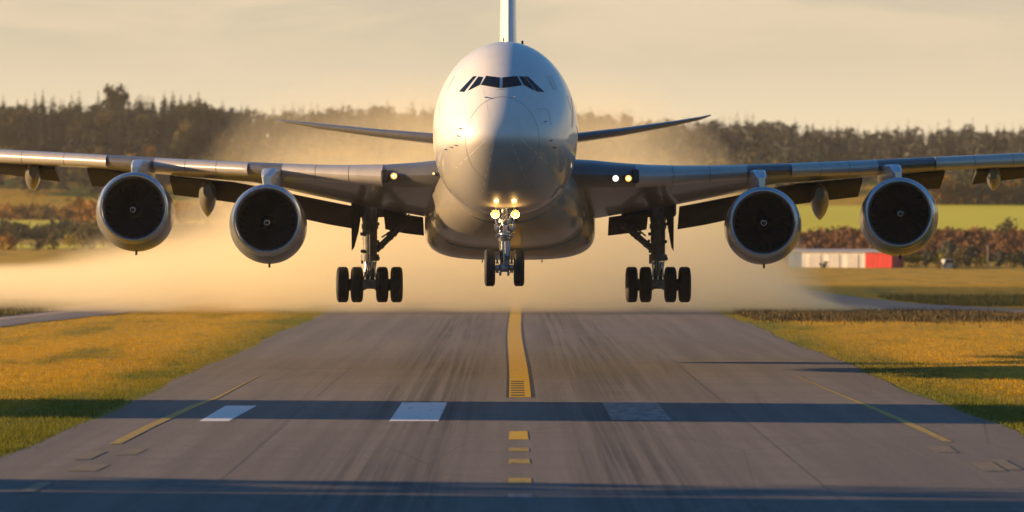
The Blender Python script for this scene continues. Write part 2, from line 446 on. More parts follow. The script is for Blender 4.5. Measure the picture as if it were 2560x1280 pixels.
# ------------------------------------------------------------------ aircraft
plane = empty('airliner', (0, 150, 3.7)); O = Vector((0, 150, 3.7))
tag(plane, 'white four engined jumbo airliner flying low over the runway, gear down and lights on', 'airliner')
SL = math.tan(R(2.6))                    # nose-up attitude
XC = -.33                                # fuselage axis
NT, NL = 130.0, 9.8                     # nose tip, nose length
ZT, ZMAXW = 12.25, 12.72                 # tip height, height of widest line at the full section
def fus(d):
    """half width, height of widest line, top, bottom at distance d"""
    t = min(1, max(0, (d - NT) / NL))
    e = 1 - (1 - t) ** 2
    w = 3.60 * e ** .38; top = 4.52 * e ** .56; bot = 4.18 * e ** .46
    zc = ZT + (ZMAXW - ZT) * sstep(0, 1, t)
    if d > NT + NL: zc -= (d - NT - NL) * SL
    if d > 176:
        q = (d - 176) / 29.0
        w *= (1 - q ** 1.7) * .97 + .03; bot *= (1 - q ** 1.25) * .97 + .03; top *= (1 - q ** 2.2) * .75 + .25; zc += 1.5 * q * q
    return w, zc, top, bot
def fsec(d, n=112):
    w, zc, tp, bt = fus(d); r = []
    for i in range(n):
        a = 2 * math.pi * i / n; c, s = math.cos(a), math.sin(a)
        if s >= 0: r.append(Vector((XC + w * c, d, zc + tp * s)))
        else:
            k = 2 / 2.35
            r.append(Vector((XC + w * math.copysign(abs(c) ** k, c), d, zc - bt * abs(s) ** k)))
    return r
fd = [NT + NL * (1 - math.cos(math.pi / 2 * i / 60)) ** 1.0 * (1 if i else 1) for i in range(61)]
fd[0] = NT + .0006
fd = fd + list(np.linspace(NT + NL, 176, 26)[1:]) + list(np.linspace(176, 205, 22)[1:])
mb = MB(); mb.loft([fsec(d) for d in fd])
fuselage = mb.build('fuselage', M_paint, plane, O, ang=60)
bvh = BVHTree.FromPolygons([v.co + O for v in fuselage.data.vertices], [tuple(p.vertices) for p in fuselage.data.polygons])
EYE = Vector((0, 0, HC))
def on_skin(px, py, lift=.012):
    dv = (P(px, py, 100) - EYE).normalized()
    h, n, _, _ = bvh.ray_cast(EYE, dv)
    if h is None: return None
    if n.dot(dv) > 0: n = -n
    return h + n * lift
def patch(name, quad, m, parent, nu=8, nv=6, lift=.02, thick=.05):
    a, b, c, d = [Vector(q) for q in quad]; v = []
    for j in range(nv + 1):
        for i in range(nu + 1):
            u, w = i / nu, j / nv
            q = (a * (1 - u) + b * u) * (1 - w) + (d * (1 - u) + c * u) * w
            v.append(on_skin(q.x, q.y, lift))
    n1 = len(v)
    v2 = v + [p + Vector((0, thick, 0)) for p in v]
    f = [(j * (nu + 1) + i, j * (nu + 1) + i + 1, (j + 1) * (nu + 1) + i + 1, (j + 1) * (nu + 1) + i) for j in range(nv) for i in range(nu)]
    f += [tuple(n1 + k for k in reversed(q)) for q in f]
    o = obj(name, ([p - O for p in v2], f), m, parent); return o
def Z1(x, y): return (1000 + x * .28123, 60 + y * .28123)
panes = [[(768, 463), (885, 478), (885, 573), (718, 545)], [(910, 478), (1042, 465), (1083, 547), (910, 573)],
         [(698, 470), (737, 474), (708, 543), (602, 597)], [(652, 468), (680, 466), (570, 607), (525, 603)],
         [(1057, 467), (1105, 470), (1203, 597), (1100, 545)], [(1107, 465), (1140, 472), (1280, 605), (1218, 605)]]
for q in panes: patch('cockpit_window', [Z1(*p) for p in q], M_glass, plane)
# seams: thin raised lines on the skin
def seam_mesh(lines, w):
    v = []; f = []
    for ln in lines:
        pts = [on_skin(*p, .008) for p in ln]
        fine = []
        for p, q in zip(ln, ln[1:]):
            for k in range(6): fine.append((p[0] + (q[0] - p[0]) * k / 6, p[1] + (q[1] - p[1]) * k / 6))
        fine.append(ln[-1])
        for k, p in enumerate(fine):
            a = fine[max(k - 1, 0)]; b = fine[min(k + 1, len(fine) - 1)]
            tx, ty = b[0] - a[0], b[1] - a[1]; l = math.hypot(tx, ty) or 1
            for s in (-1, 1):
                q = on_skin(p[0] - ty / l * s * w, p[1] + tx / l * s * w, .008)
                v.append(q if q else v[-1])
            if k: b0 = len(v) - 4; f.append((b0, b0 + 1, b0 + 3, b0 + 2))
    return [p - O for p in v], f
ring = [(1256 + 92 * math.cos(t), 352 + 110 * math.sin(t)) for t in np.linspace(R(-250), R(70), 40)]
lines = [ring,
         [Z1(1215, 757), Z1(1290, 757), Z1(1318, 775), Z1(1345, 900)],
         [Z1(1290, 455), Z1(1365, 580), Z1(1390, 585)], [Z1(1325, 468), Z1(1348, 470), Z1(1385, 580), Z1(1358, 583), Z1(1325, 468)],
         [Z1(488, 462), Z1(420, 585)],
         [Z1(1484, 648), Z1(1518, 652), Z1(1540, 800), Z1(1535, 920)], [Z1(1484, 648), Z1(1530, 780), Z1(1525, 920)],
         [Z1(355, 700), Z1(348, 830)], [Z1(850, 583), Z1(940, 585)]]
for ln in lines: obj('panel_seam', seam_mesh([ln], .32), M_seam, plane, smooth=False)
strips = [[Z1(750, 560), Z1(795, 835)], [(1256, 352), (1256, 352)], ]
strips = [[Z1(735, 560), Z1(795, 835)]] + [[(1258 + 16 * math.cos(a) * k0, 372 + 60 * math.sin(a) * k0 * .35) for k0 in (1, 3, 5)] for a in ()]
strips += [[(1235, 360), (1205, 480)], [(1280, 360), (1328, 480)], [(1215, 350), (1140, 420)], [(1300, 345), (1380, 420)]]
for ln in strips: obj('lightning_strip', seam_mesh([ln], .35), M_seaml, plane, smooth=False)
# probes and small drain masts
mb = MB()
for x, y in (Z1(1285, 868), Z1(1340, 1035), Z1(1372, 1100), Z1(540, 930), Z1(520, 995), Z1(460, 1095), Z1(412, 1115), Z1(500, 1078), Z1(1010, 648), Z1(770, 652)):
    mb = MB(); p = on_skin(x, y, 0); mb.tube(p + Vector((0, .05, 0)), p + Vector((.10 if x > 1264 else -.10, -.16, 0)), .035, .02, 8)
    mb.build('sensor_probe', M_steel, plane, O)
for px, py, sz in ((1259, 104, (.06, .5, .35)), (1306, 108, (.12, .5, .22))):
    mb = MB(); mb.box(P(px, py, 150), sz); mb.build('antenna', M_dark, plane, O)

# belly fairing
def fair(d, xl, xr, yt, yb, e=3.2, n=64):
    a = P(xl, yt, d); b = P(xr, yb, d); cx, hw = (a.x + b.x) / 2, (b.x - a.x) / 2; cz, hh = (a.z + b.z) / 2, (a.z - b.z) / 2; r = []
    for i in range(n):
        t = 2 * math.pi * i / n; c, s = math.cos(t), math.sin(t)
        r.append(Vector((cx + hw * math.copysign(abs(c) ** (2 / e), c), d, cz + hh * math.copysign(abs(s) ** (2 / e), s))))
    return r
mb = MB()
mb.loft([fair(*q) for q in ((146.5, 1150, 1385, 400, 560, 2.4), (148, 1112, 1424, 395, 582, 2.6), (150, 1092, 1446, 390, 596, 2.8), (153, 1080, 1460, 390, 608, 3), (156, 1077, 1463, 390, 618, 3.2),
        (158, 1072, 1470, 390, 624, 3.3), (162, 1070, 1474, 395, 628, 3.3), (170, 1075, 1470, 400, 632, 3.3), (178, 1100, 1450, 420, 628, 3), (186, 1160, 1390, 440, 600, 2.6))])
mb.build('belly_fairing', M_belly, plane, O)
mb = MB()
mb.loft([fair(*q) for q in ((157.5, 1092, 1458, 480, 628, 3.0), (158.2, 1078, 1472, 478, 638, 3.2), (160, 1067, 1483, 476, 646, 3.4), (163, 1062, 1488, 474, 650, 3.5), (170, 1064, 1486, 480, 650, 3.5), (180, 1090, 1460, 490, 640, 3))])
bf2 = mb.build('keel_fairing', M_belly, plane, O)
mb = MB()
for x in (1206, 1355):
    mb = MB(); mb.box(P(x, 653, 160), (.07, .3, .14)); mb.build('drain_mast', M_dark, plane, O)

# tail
def airfoil(dl, c, zt, zs, ze, x, n=12):
    zm = zt * .46 + zs * .54; up = []; lo = []
    for i in range(n + 1):
        u = (1 - math.cos(math.pi * i / n)) / 2
        if u < .16: z = zm + (zt - zm) * math.sqrt(max(0, 1 - (1 - u / .16) ** 2))
        else: z = zt + (ze + .03 - zt) * ((u - .16) / .84) ** 1.45
        up.append(Vector((x, dl + c * u, z)))
        if u < .11: z = zm + (zs - zm) * math.sqrt(max(0, 1 - (1 - u / .11) ** 2))
        else:
            q = (u - .11) / .89; z = zs + (ze - zs) * q - .12 * (zt - zs) * math.sin(math.pi * q)
        lo.append(Vector((x, dl + c * u, z)))
    return up + lo[:0:-1]
def section(px, dl, c, ty, sy, ey, n=12):
    zt = P(px, ty, dl + .16 * c).z; zs = P(px, sy, dl + .11 * c).z; ze = P(px, ey, dl + c).z
    return airfoil(dl, c, zt, zs, ze, P(px, 0, dl).x, n)
mb = MB(); mb.loft([section(*q) for q in ((1262, 184, 12, 340, 368, 366), (1082, 187, 9.5, 333, 358, 358), (950, 190.5, 7.3, 323, 343, 343), (800, 195, 5, 309, 323, 322), (715, 197.5, 3.6, 300.5, 308, 308), (693, 199, 2.4, 298.5, 303, 303))])
mb.build('tailplane', M_wing, plane, O)
mb = MB(); mb.loft([section(*q) for q in ((1262, 184, 12, 340, 365, 364), (1445, 187, 9.5, 332, 355, 355), (1560, 190, 7.3, 319, 338, 338), (1680, 194, 5, 303, 316, 316), (1755, 196.5, 3.6, 291, 299, 299), (1777, 198, 2.4, 286.5, 290, 290))])
mb.build('tailplane', M_wing, plane, O)
def vsec(z, dl, c, th, n=12):
    r = []
    for i in range(n + 1):
        u = (1 - math.cos(math.pi * i / n)) / 2
        w = th * (1.48 * math.sqrt(u) - .63 * u - 1.76 * u * u + 1.42 * u ** 3 - .51 * u ** 4)
        r.append((w, dl + c * u))
    return [Vector((XC + .08 + w, y, z)) for w, y in r] + [Vector((XC + .08 - w, y, z)) for w, y in r[-2:0:-1]]
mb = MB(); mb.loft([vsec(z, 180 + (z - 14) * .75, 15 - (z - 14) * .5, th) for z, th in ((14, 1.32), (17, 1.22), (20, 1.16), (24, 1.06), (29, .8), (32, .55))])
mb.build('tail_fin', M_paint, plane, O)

# wings
WS = [(200, 150, 17.5, 400, 472, 549), (260, 151, 16, 406, 469, 540), (330, 152, 14.5, 410.5, 466, 528), (410, 153.2, 13, 412, 459, 515), (480, 154.5, 11.8, 411.5, 452, 501), (560, 156, 10.5, 409, 445, 485),
      (690, 158.5, 9.5, 404, 438, 457), (860, 162, 8.3, 396, 430, 441), (1070, 166.5, 7, 384.5, 415, 420), (1290, 171.5, 5.8, 373, 405, 407), (1400, 174, 4.8, 367, 395, 397), (1490, 176, 3.2, 362, 382, 384)]
WK = np.array(WS, float)
def wst(s):
    return [float(np.interp(s, WK[:, 0], WK[:, k])) for k in range(6)]
def wing_section(side, s, n=14):
    _, dl, c, ty, sy, ey = wst(s); q = .0075 * (s - 250) if side > 0 and s > 250 else 0
    if s < 200: dl -= (200 - s) * .008; ty -= 3
    return section(1290 + side * s, dl, c, ty + q, sy + q, ey + q, n)
def te(side, s):
    _, dl, c, ty, sy, ey = wst(s); q = .0075 * (s - 250) if side > 0 and s > 250 else 0
    return dl + c, ey + q
for side in (-1, 1):
    mb = MB(); ss = [95, 150] + list(np.linspace(200, 1490, 52))
    mb.loft([wing_section(side, s) for s in ss])
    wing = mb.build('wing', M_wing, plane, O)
    # slats drooped ahead of the leading edge
    spans = ((335, 585), (672, 905), (1025, 1340), (1345, 1470)) if side < 0 else ((300, 578), (690, 905), (1050, 1340), (1345, 1470))
    for a, b in spans:
        secs = []
        for s in np.linspace(a, b, 16):
            sec = wing_section(side, s, 24); c = wst(s)[2]; dl = sec[0].y
            k = len(sec); up = [p for p in sec[:12] if p.y < dl + .17 * c]; lo = [p for p in sec[:k - 13:-1] if p.y < dl + .125 * c]
            zm = sec[0].z
            cs = [Vector((p.x, p.y - .16, zm + (p.z - zm) * 1.03 - .03)) for p in (lo[::-1] + up)]
            secs.append(cs)
        m_ = min(len(q) for q in secs)
        if max(len(q) for q in secs) != m_: secs = [q[:m_] for q in secs]
        mb = MB(); mb.loft(secs); mb.build('slat', M_slat, wing, O)
        for s in np.linspace(a, b, 4)[1:-1]:
            mb = MB()
            sec = wing_section(side, s, 24); dl = sec[0].y; c = wst(s)[2]; zm = sec[0].z
            pp = [Vector((p.x, p.y - .168, zm + (p.z - zm) * 1.035 - .03)) for p in ([p for p in sec[:len(sec) - 13:-1] if p.y < dl + .11 * c][::-1] + [p for p in sec[:12] if p.y < dl + .15 * c])]
            for p, q in zip(pp, pp[1:]):
                w = Vector((.018, 0, 0)); mb.add([p - w, p + w, q + w, q - w], [(0, 1, 2, 3)])
            mb.build('slat_joint', M_seam, wing, O, smooth=False)
    # flaps lowered behind the trailing edge: (s, hang in px)
    fl = (((408, 56), (480, 58), (560, 56), (690, 52), (780, 48), (864, 46)), ((955, 42), (1070, 44)), ((1150, 38), (1290, 28), (1400, 25)), ((232, 44), (285, 46), (330, 44)))
    for row in fl:
        secs = []
        for s in np.interp(np.linspace(0, len(row) - 1, 12), range(len(row)), [r[0] for r in row]):
            hang = float(np.interp(s, [r[0] for r in row], [r[1] for r in row]))
            dt, ey = te(side, s); px = 1290 + side * s
            a = P(px, ey + 2, dt - .35); b = P(px, ey + hang, dt + 1.7); x = P(px, 0, dt).x
            a.x = b.x = x; ax = (b - a); nrm = Vector((0, -ax.z, ax.y)).normalized(); sc = []
            for u, h in ((0, .0), (.06, .16), (.25, .24), (.6, .16), (1, .03)): sc.append(a + ax * u + nrm * h)
            for u, h in ((1, -.03), (.6, -.06), (.25, -.1), (.06, -.1)): sc.append(a + ax * u + nrm * h)
            secs.append(sc)
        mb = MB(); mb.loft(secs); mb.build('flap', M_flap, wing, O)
    # flap track fairings
    tf = ((82, 406, 474, 31), (519, 444, 540, 36)) if side < 0 else ((2484, 416, 474, 28), (2049, 452, 548, 37))
    for px, y0, y1, wd in tf:
        s = abs(px - 1290); dt, _ = te(side, s); secs = []
        for i in range(17):
            t = i / 16; u = t
            cy_ = y0 + (y1 - y0) * (.34 + .66 * t ** 1.25); d = dt - 2.6 + 5.6 * t
            rad = math.sin(math.pi * min(1, (t * .96 + .04)) ** .62) ** .8
            hw = wd / 2 / F * d * rad * 1.25; hh = hw * 1.5
            if i == 16: cy_ = y1 + 3
            ce = P(px, cy_, d)
            secs.append([ce + Vector((hw * math.cos(a), 0, hh * math.sin(a))) for a in np.linspace(0, 2 * math.pi, 20, endpoint=False)])
        mb = MB(); mb.loft(secs); mb.build('flap_fairing', M_fair, wing, O)
    # landing lights in the wing root
    lamps = ((985, 440, 7.5, M_lamp), (1084, 434, 3, M_lamp)) if side < 0 else ((1539, 446, 7, M_lampw), (1571, 446, 7.5, M_lamp))
    for px, py, r, m in lamps:
        s = abs(px - 1290); dl = wst(s)[1]; rr = r / F * dl; p = P(px, py, dl - .32); Mx = Matrix.Translation(p)
        mb = MB(); mb.lathe([(0.0, .001), (-.03, rr * .35), (-.01, rr * .6)], Mx, 24, 0); mb.lathe([(-.01, rr * .6), (.02, rr)], Mx, 24, 1); mb.build('landing_light', [m, M_amber if m is M_lamp else m], wing, O)
        mb = MB(); mb.lathe([(.35, rr * 1.3), (-.02, rr * 1.25), (-.05, rr * 1.12), (-.02, rr * 1.02), (.03, rr * .98)], Mx, 24); mb.build('lamp_housing', M_steel, wing, O)
    px = 962 if side < 0 else 1588
    s = abs(px - 1290); dl = wst(s)[1]; mb = MB(); mb.box(P(px, 441, dl - .05), (.42, .5, .75), bev=.12); mb.build('lamp_bay', M_dark, wing, O)

# engines
def engine(cx, cy_, ox, oy, d, R0, spx, spy, pyl):
    """lip centre and opening, body centre offset, distance, body radius px, spinner mark, pylon"""
    k = d / F
    lc = P(cx, cy_, d); bc = P(ox, oy, d + 1.8)
    dx, dz = bc.x - lc.x, bc.z - lc.z
    def ctr(a):
        t = sstep(-.1, 1.8, a); return Vector((lc.x + dx * t, d + a, lc.z + dz * t - (a - 1.8) * .06 * (a > 1.8)))
    rb = R0 * k; rl = rb * .885; ro = rb * .765
    def ring_(a, r, n=72): c = ctr(a); return [c + Vector((r * math.cos(t), 0, r * math.sin(t))) for t in np.linspace(0, 2 * math.pi, n, endpoint=False)]
    outer = [(.32, rl + .16 * (rb - rl) * 2.4), (.6, rl + (rb - rl) * .66), (.95, rl + (rb - rl) * .85), (1.4, rl + (rb - rl) * .97), (1.9, rb), (2.6, rb * .995), (3.6, rb * .95), (4.6, rb * .86), (5.4, rb * .76), (5.4, rb * .72), (4.4, rb * .7)]
    mb = MB(); mb.loft([ring_(a, r) for a, r in outer], cap=False)
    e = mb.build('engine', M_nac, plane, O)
    lip = [(.322, rl + .16 * (rb - rl) * 2.4 + .004), (.16, rl + (rb - rl) * .2), (.05, rl + .01), (0, rl - .07), (.0, rl - .12), (.05, rl - .18), (.18, ro + .02), (.36, ro - .02)]
    mb = MB(); mb.loft([ring_(a, r) for a, r in lip], cap=False); mb.build('intake_lip', M_lip, e, O)
    mb = MB(); mb.loft([ring_(a, r) for a, r in ((.36, ro - .02), (.8, ro - .05), (1.5, ro - .04), (1.9, ro - .04))], cap=False)
    mb.add(ring_(1.9, ro - .04), [tuple(range(72))]); mb.build('intake_duct', M_duct, e, O)
    fc = ctr(1.5); sp = P(spx, spy, d + 1.0); fc.x, fc.z = sp.x, sp.z
    mb = MB(); nb = 24; rh = .40; rt = ro - .10
    for b in range(nb):
        a0 = 2 * math.pi * b / nb; secs = []
        for i in range(7):
            t = i / 6; r = rh + (rt - rh) * t; tw = R(25 + 38 * t); sw = a0 + .20 * math.sin(t * 2.6) - .1 * t
            ch = .30 + .12 * math.sin(math.pi * t); er = Vector((math.cos(sw), 0, math.sin(sw))); et = Vector((-math.sin(sw), 0, math.cos(sw)))
            dirn = et * math.sin(tw) + Vector((0, 1, 0)) * math.cos(tw); nn = er.cross(dirn)
            c = fc + er * r
            secs.append([c - dirn * ch / 2, c + nn * .025, c + dirn * ch / 2, c - nn * .025])
        mb.loft(secs)
    mb.build('fan', M_fan, e, O)
    mb = MB(); pr = [(-.78 + .82 * t, max(.002, .46 * math.sin(t * math.pi / 2) ** .85)) for t in np.linspace(0, 1, 12)]
    mb.lathe(pr, Matrix.Translation(fc), 32); mb.build('spinner', M_spin, e, O)
    mb = MB(); n = 40                                                  # white comma-shaped swirl painted on the spinner
    pts = []
    for i in range(n):
        t = i / (n - 1); a = R(100) + t * R(400); r = .15 - .02 * t if t < .8 else .134 - (t - .8) * .5
        pts.append((a, max(r, .03)))
    for (a, r), (a2, r2) in zip(pts, pts[1:]):
        def sp_(a, r):
            tt = math.asin(min(1, (r / .46) ** (1 / .85))) / (math.pi / 2)
            return fc + Vector((r * math.cos(a), -.78 + .82 * tt - .012, r * math.sin(a)))
        mb.add([sp_(a, r - .02), sp_(a, r + .02), sp_(a2, r2 + .02), sp_(a2, r2 - .02)], [(0, 1, 2, 3)])
    mb.build('spinner_mark', M_mark, e, O, smooth=False)
    # pylon
    (x0, x1, y0), (x2, x3, y1) = pyl; secs = []
    for d2, f_ in ((d + 1.2, .55), (d + 1.6, .9), (d + 2.6, 1.0), (d + 6.0, 1.0), (d + 9, .6)):
        a, b, c, g = P(x0, y0 - 1, d + 2), P(x1, y0 - 1, d + 2), P(x2, y1 + 14, d + 2), P(x3, y1 + 14, d + 2)
        mt = (a + b) / 2; mb_ = (c + g) / 2
        top = mt.z - (0.0 if d2 > d + 2 else (d + 2.2 - d2) * .45); wt = (b.x - a.x) / 2 * f_; wb = (g.x - c.x) / 2 * f_
        cr = [Vector((mt.x - wt, d2, top - .08)), Vector((mt.x - wt * .7, d2, top)), Vector((mt.x + wt * .7, d2, top)), Vector((mt.x + wt, d2, top - .08)), Vector((mb_.x + wb, d2, mb_.z)), Vector((mb_.x - wb, d2, mb_.z))]
        secs.append(cr)
    mb = MB(); mb.loft(secs); mb.build('pylon', M_pyl, e, O)
    mb = MB(); mb.loft([ring_(a, r, 40) for a, r in ((4.4, rb * .5), (5.4, rb * .48), (7.2, rb * .3), (8.2, .04))], cap=True); mb.build('exhaust_cone', M_steel, e, O)
    mb = MB(); q = ctr(2.0); mb.box(q + Vector((.06, 0, -rb - .08)), (.1, .25, .26)); mb.build('drain_mast', M_dark, e, O)
    return e
engine(334, 519, 337, 532, 157.5, 97, 333, 524, ((328, 358, 399), (331, 351, 432)))
engine(667, 549, 670, 563, 151.0, 97, 668, 556, ((653, 690, 421), (659, 685, 464)))
engine(1909, 556, 1908, 565, 151.0, 96.5, 1909, 557, ((1886, 1916, 425), (1893, 1911, 467)))
engine(2248, 533, 2249, 543, 157.5, 97, 2250, 534, ((2226, 2254, 411), (2231, 2253, 443)))

# landing gear
def wheel(parent, x, z, d, r, w):
    Mx = Matrix.Translation(Vector((x, d, z))) @ Matrix.Rotation(R(-90), 4, 'Z')
    h = w / 2; c = r * .18
    prof = [(-h * .8, r * .52), (-h, r * .62), (-h, r - c * 1.3), (-h * .9, r - c * .5), (-h * .66, r - c * .1), (-h * .5, r)]
    for g in (-.34, -.11, .11, .34):
        prof += [(h * (g - .05), r), (h * (g - .03), r - .022), (h * (g + .03), r - .022), (h * (g + .05), r)]
    prof += [(h * .5, r), (h * .66, r - c * .1), (h * .9, r - c * .5), (h, r - c * 1.3), (h, r * .62), (h * .8, r * .52)]
    mb = MB(); mb.lathe(prof, Mx, 48, 0)
    mb.lathe([(-h * .8, r * .53), (-h * .55, r * .48), (-h * .5, r * .2), (-h * .75, .001)], Mx, 32, 1)
    mb.lathe([(h * .8, r * .53), (h * .55, r * .48), (h * .5, r * .2), (h * .75, .001)], Mx, 32, 1)
    return mb.build('wheel', [M_rubber, M_steel], parent, O, ang=40)
def main_gear(side):
    D = 167.0; k = D / F
    cx = 925 if side < 0 else 1645
    q = lambda px, py, dd=0: P(px, py, D + dd)
    mb = MB()
    mb.tube(q(cx, 490), q(cx, 640), .46, .42, 24); mb.tube(q(cx, 636), q(cx, 652), .54, .54, 24); mb.tube(q(cx, 560), q(cx, 572), .50, .50, 24)
    mb.tube(q(cx - 13 * side * -1, 505), q(cx - 15, 600), .12, .12, 10); mb.tube(q(cx + 13, 520, -.3), q(cx + 14, 640, -.3), .09, .09, 10)
    mb.tube(q(cx, 515, -.4), q(cx, 690, -.55), .05, .05, 8)
    mb.tube(q(cx - 22, 512, .5), q(cx - 8, 590, .3), .12, .12, 10); mb.tube(q(cx + 22, 512, .5), q(cx + 8, 590, .3), .12, .12, 10)
    for dy, dx in ((585, -19), (604, 17), (628, -18), (646, 19), (655, -17), (560, 18)):
        mb.box(q(cx + dx, dy, -.2), (.26, .3, .2), bev=.04)
    g = mb.build('main_gear', M_gear, plane, O)
    mb = MB(); mb.tube(q(cx, 645), q(cx, 706), .25, .25, 24); mb.build('piston', M_chrome, g, O)
    mb = MB()
    for s in (-1, 1):
        mb.tube(q(cx + s * 15, 652, -.45), q(cx + s * 9, 700, -.5), .05, .05, 8); mb.tube(q(cx + s * 11, 655, -.55), q(cx + s * 14, 694, -.7), .035, .035, 8)
    a, b, c = q(cx, 656, -.5), q(cx, 676, -1.0), q(cx, 700, -.45)
    for s in (-.2, .2):
        mb.tube(a + Vector((s, 0, 0)), b + Vector((s * .5, 0, 0)), .06, .06, 8); mb.tube(b + Vector((s * .5, 0, 0)), c + Vector((s, 0, 0)), .06, .06, 8)
    mb.build('torque_link', M_steel, g, O)
    mb = MB(); ay = 712
    wx = (856.5, 892.5, 955.5, 991.5) if side < 0 else (1579, 1614, 1676, 1711.5)
    mb.tube(q(wx[0], ay), q(wx[3], ay), .16, .16, 16)
    mb.box(q(cx, ay - 2), (.85, 1.9, .55), bev=.12)
    for s in (-1, 1):
        mb.box(q(cx + s * 18, ay, -.2), (.22, .7, .7), bev=.06); mb.tube(q(cx + s * 14, 690, -.4), q(cx + s * 20, 716, -.6), .05, .05, 8)
        mb.tube(q(cx + s * 6, 706, -.9), q(cx + s * 12, 724, -.9), .05, .05, 8)
        for xx in ((wx[0] + wx[1]) / 2, (wx[2] + wx[3]) / 2): mb.tube(q(xx - 4, ay), q(xx + 4, ay), .36, .36, 20)
    mb.build('bogie', M_gear, g, O)
    for x in wx:
        p = q(x, 711.5); wheel(g, p.x, p.z, D, 44.7 * k, 29 * k)
    mb = MB()
    x0, y0 = (1027, 540) if side < 0 else (1542, 545)
    x1, y1 = (cx + 10, 628) if side < 0 else (cx - 12, 622)
    A, B = q(x0, y0, .4), q(x1, y1)
    mb.tube(A, A.lerp(B, .55), .19, .21, 14); mb.tube(A.lerp(B, .5), B, .15, .15, 14)
    for t in (.2, .45, .55, .8): mb.tube(A.lerp(B, t), A.lerp(B, t + .05), .27, .27, 12)
    off = Vector((.0, -.3, -.26)); mb.tube(A.lerp(B, .1) + off, A.lerp(B, .9) + off, .05, .05, 8)
    mb.tube(A.lerp(B, .25) + Vector((.2, .2, .2)), A.lerp(B, .8) + Vector((0, .3, .4)), .05, .05, 8)
    mb.build('side_brace', M_gear, g, O)
    # leg door: tapered panel with ribs on its inner face
    sx = -1 if side < 0 else 1
    e0, e1 = (878, 908) if side < 0 else (1685, 1657)
    mb = MB(); fr = [(e0, 500), (e0 + (1 if side < 0 else -1), 628), (e0 + (8 if side < 0 else -7), 618), (e0 + (19 if side < 0 else -14), 578), (e1, 500)]
    v = [q(px, py, -.9) for px, py in fr] + [q(px, py, -.55) for px, py in fr]
    mb.add(v, [(4, 3, 2, 1, 0), (5, 6, 7, 8, 9)] + [(i, (i + 1) % 5, 5 + (i + 1) % 5, 5 + i) for i in range(5)])
    mb.build('gear_door', M_flap, g, O)
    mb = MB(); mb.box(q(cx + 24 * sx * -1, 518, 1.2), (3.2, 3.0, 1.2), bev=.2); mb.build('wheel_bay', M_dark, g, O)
    return g
main_gear(-1); main_gear(1)

D = 134.6; k = D / F
q = lambda px, py, dd=0: P(px, py, D + dd)
mb = MB()
mb.tube(q(1262, 470, .5), q(1262, 590), .24, .24, 20); mb.tube(q(1262, 588), q(1262, 603), .36, .30, 20); mb.tube(q(1262, 545), q(1262, 556), .34, .34, 20)
for s in (-1, 1):
    mb.tube(q(1262 + s * 14, 500, .2), q(1262 + s * 11, 585, 0), .07, .07, 10); mb.tube(q(1262 + s * 24, 540, .1), q(1262 + s * 14, 582, -.1), .06, .06, 10)
    mb.box(q(1262 + s * 17, 572, -.1), (.22, .3, .34), bev=.05); mb.box(q(1262 + s * 14, 590, -.1), (.3, .3, .16), bev=.04); mb.box(q(1262 + s * 24, 568, -.05), (.1, .2, .3), bev=.03)
    mb.tube(q(1262 + s * 5, 480, -.3), q(1262 + s * 6, 560, -.35), .035, .035, 8)
rg = random.Random(5)
for i in range(46):
    x, y = 1262 + rg.uniform(-17, 17), rg.uniform(478, 600); a = q(x, y, -.2 - rg.random() * .25)
    mb.tube(a, a + Vector((rg.uniform(-.18, .18), rg.uniform(-.05, .05), rg.uniform(-.22, .22))), .022, .022, 6)
for i in range(14):
    x, y = 1262 + rg.uniform(-15, 15), rg.uniform(480, 600); mb.box(q(x, y, -.3), (.12, .1, .1), bev=.02)
ng = mb.build('nose_gear', M_steel, plane, O)
mb = MB(); mb.tube(q(1260, 598), q(1260, 680), .16, .16, 20); mb.build('piston', M_chrome, ng, O)
mb = MB()
for s in (-1, 1): mb.tube(q(1268 + s * 4, 604, -.3), q(1268 + s * 3, 640, -.5), .05, .05, 8); mb.tube(q(1268 + s * 3, 640, -.5), q(1268 + s * 4, 668, -.2), .05, .05, 8); mb.tube(q(1262 + s * 13, 604, .1), q(1262 + s * 10, 660, .1), .03, .03, 8)
mb.box(q(1268, 652, -.3), (.24, .2, .5), bev=.04)
mb.build('torque_link', M_steel, ng, O)
mb = MB(); mb.tube(q(1224, 669), q(1298, 669), .15, .15, 16); mb.box(q(1261, 669), (.5, .5, .42), bev=.1)
for s in (-1, 1): mb.tube(q(1261 + s * 14, 669), q(1261 + s * 22, 669), .26, .26, 20); mb.box(q(1261 + s * 10, 684, -.1), (.12, .2, .2), bev=.03); mb.box(q(1261 + s * 18, 650, 0), (.1, .3, .5), bev=.03)
mb.build('axle', M_steel, ng, O)
for x in (1224.5, 1297.5):
    p = q(x, 669); wheel(ng, p.x, p.z, D, 47 * k, 27 * k)
mb = MB()
for py in (490, 511, 535): mb.tube(q(1238, py, -.25), q(1288, py, -.25), .045, .045, 8)
for s in (-1, 1): mb.tube(q(1263 + s * 20, 486, -.2), q(1263 + s * 24, 545, -.2), .04, .04, 8)
mb.build('lamp_bracket', M_steel, ng, O)
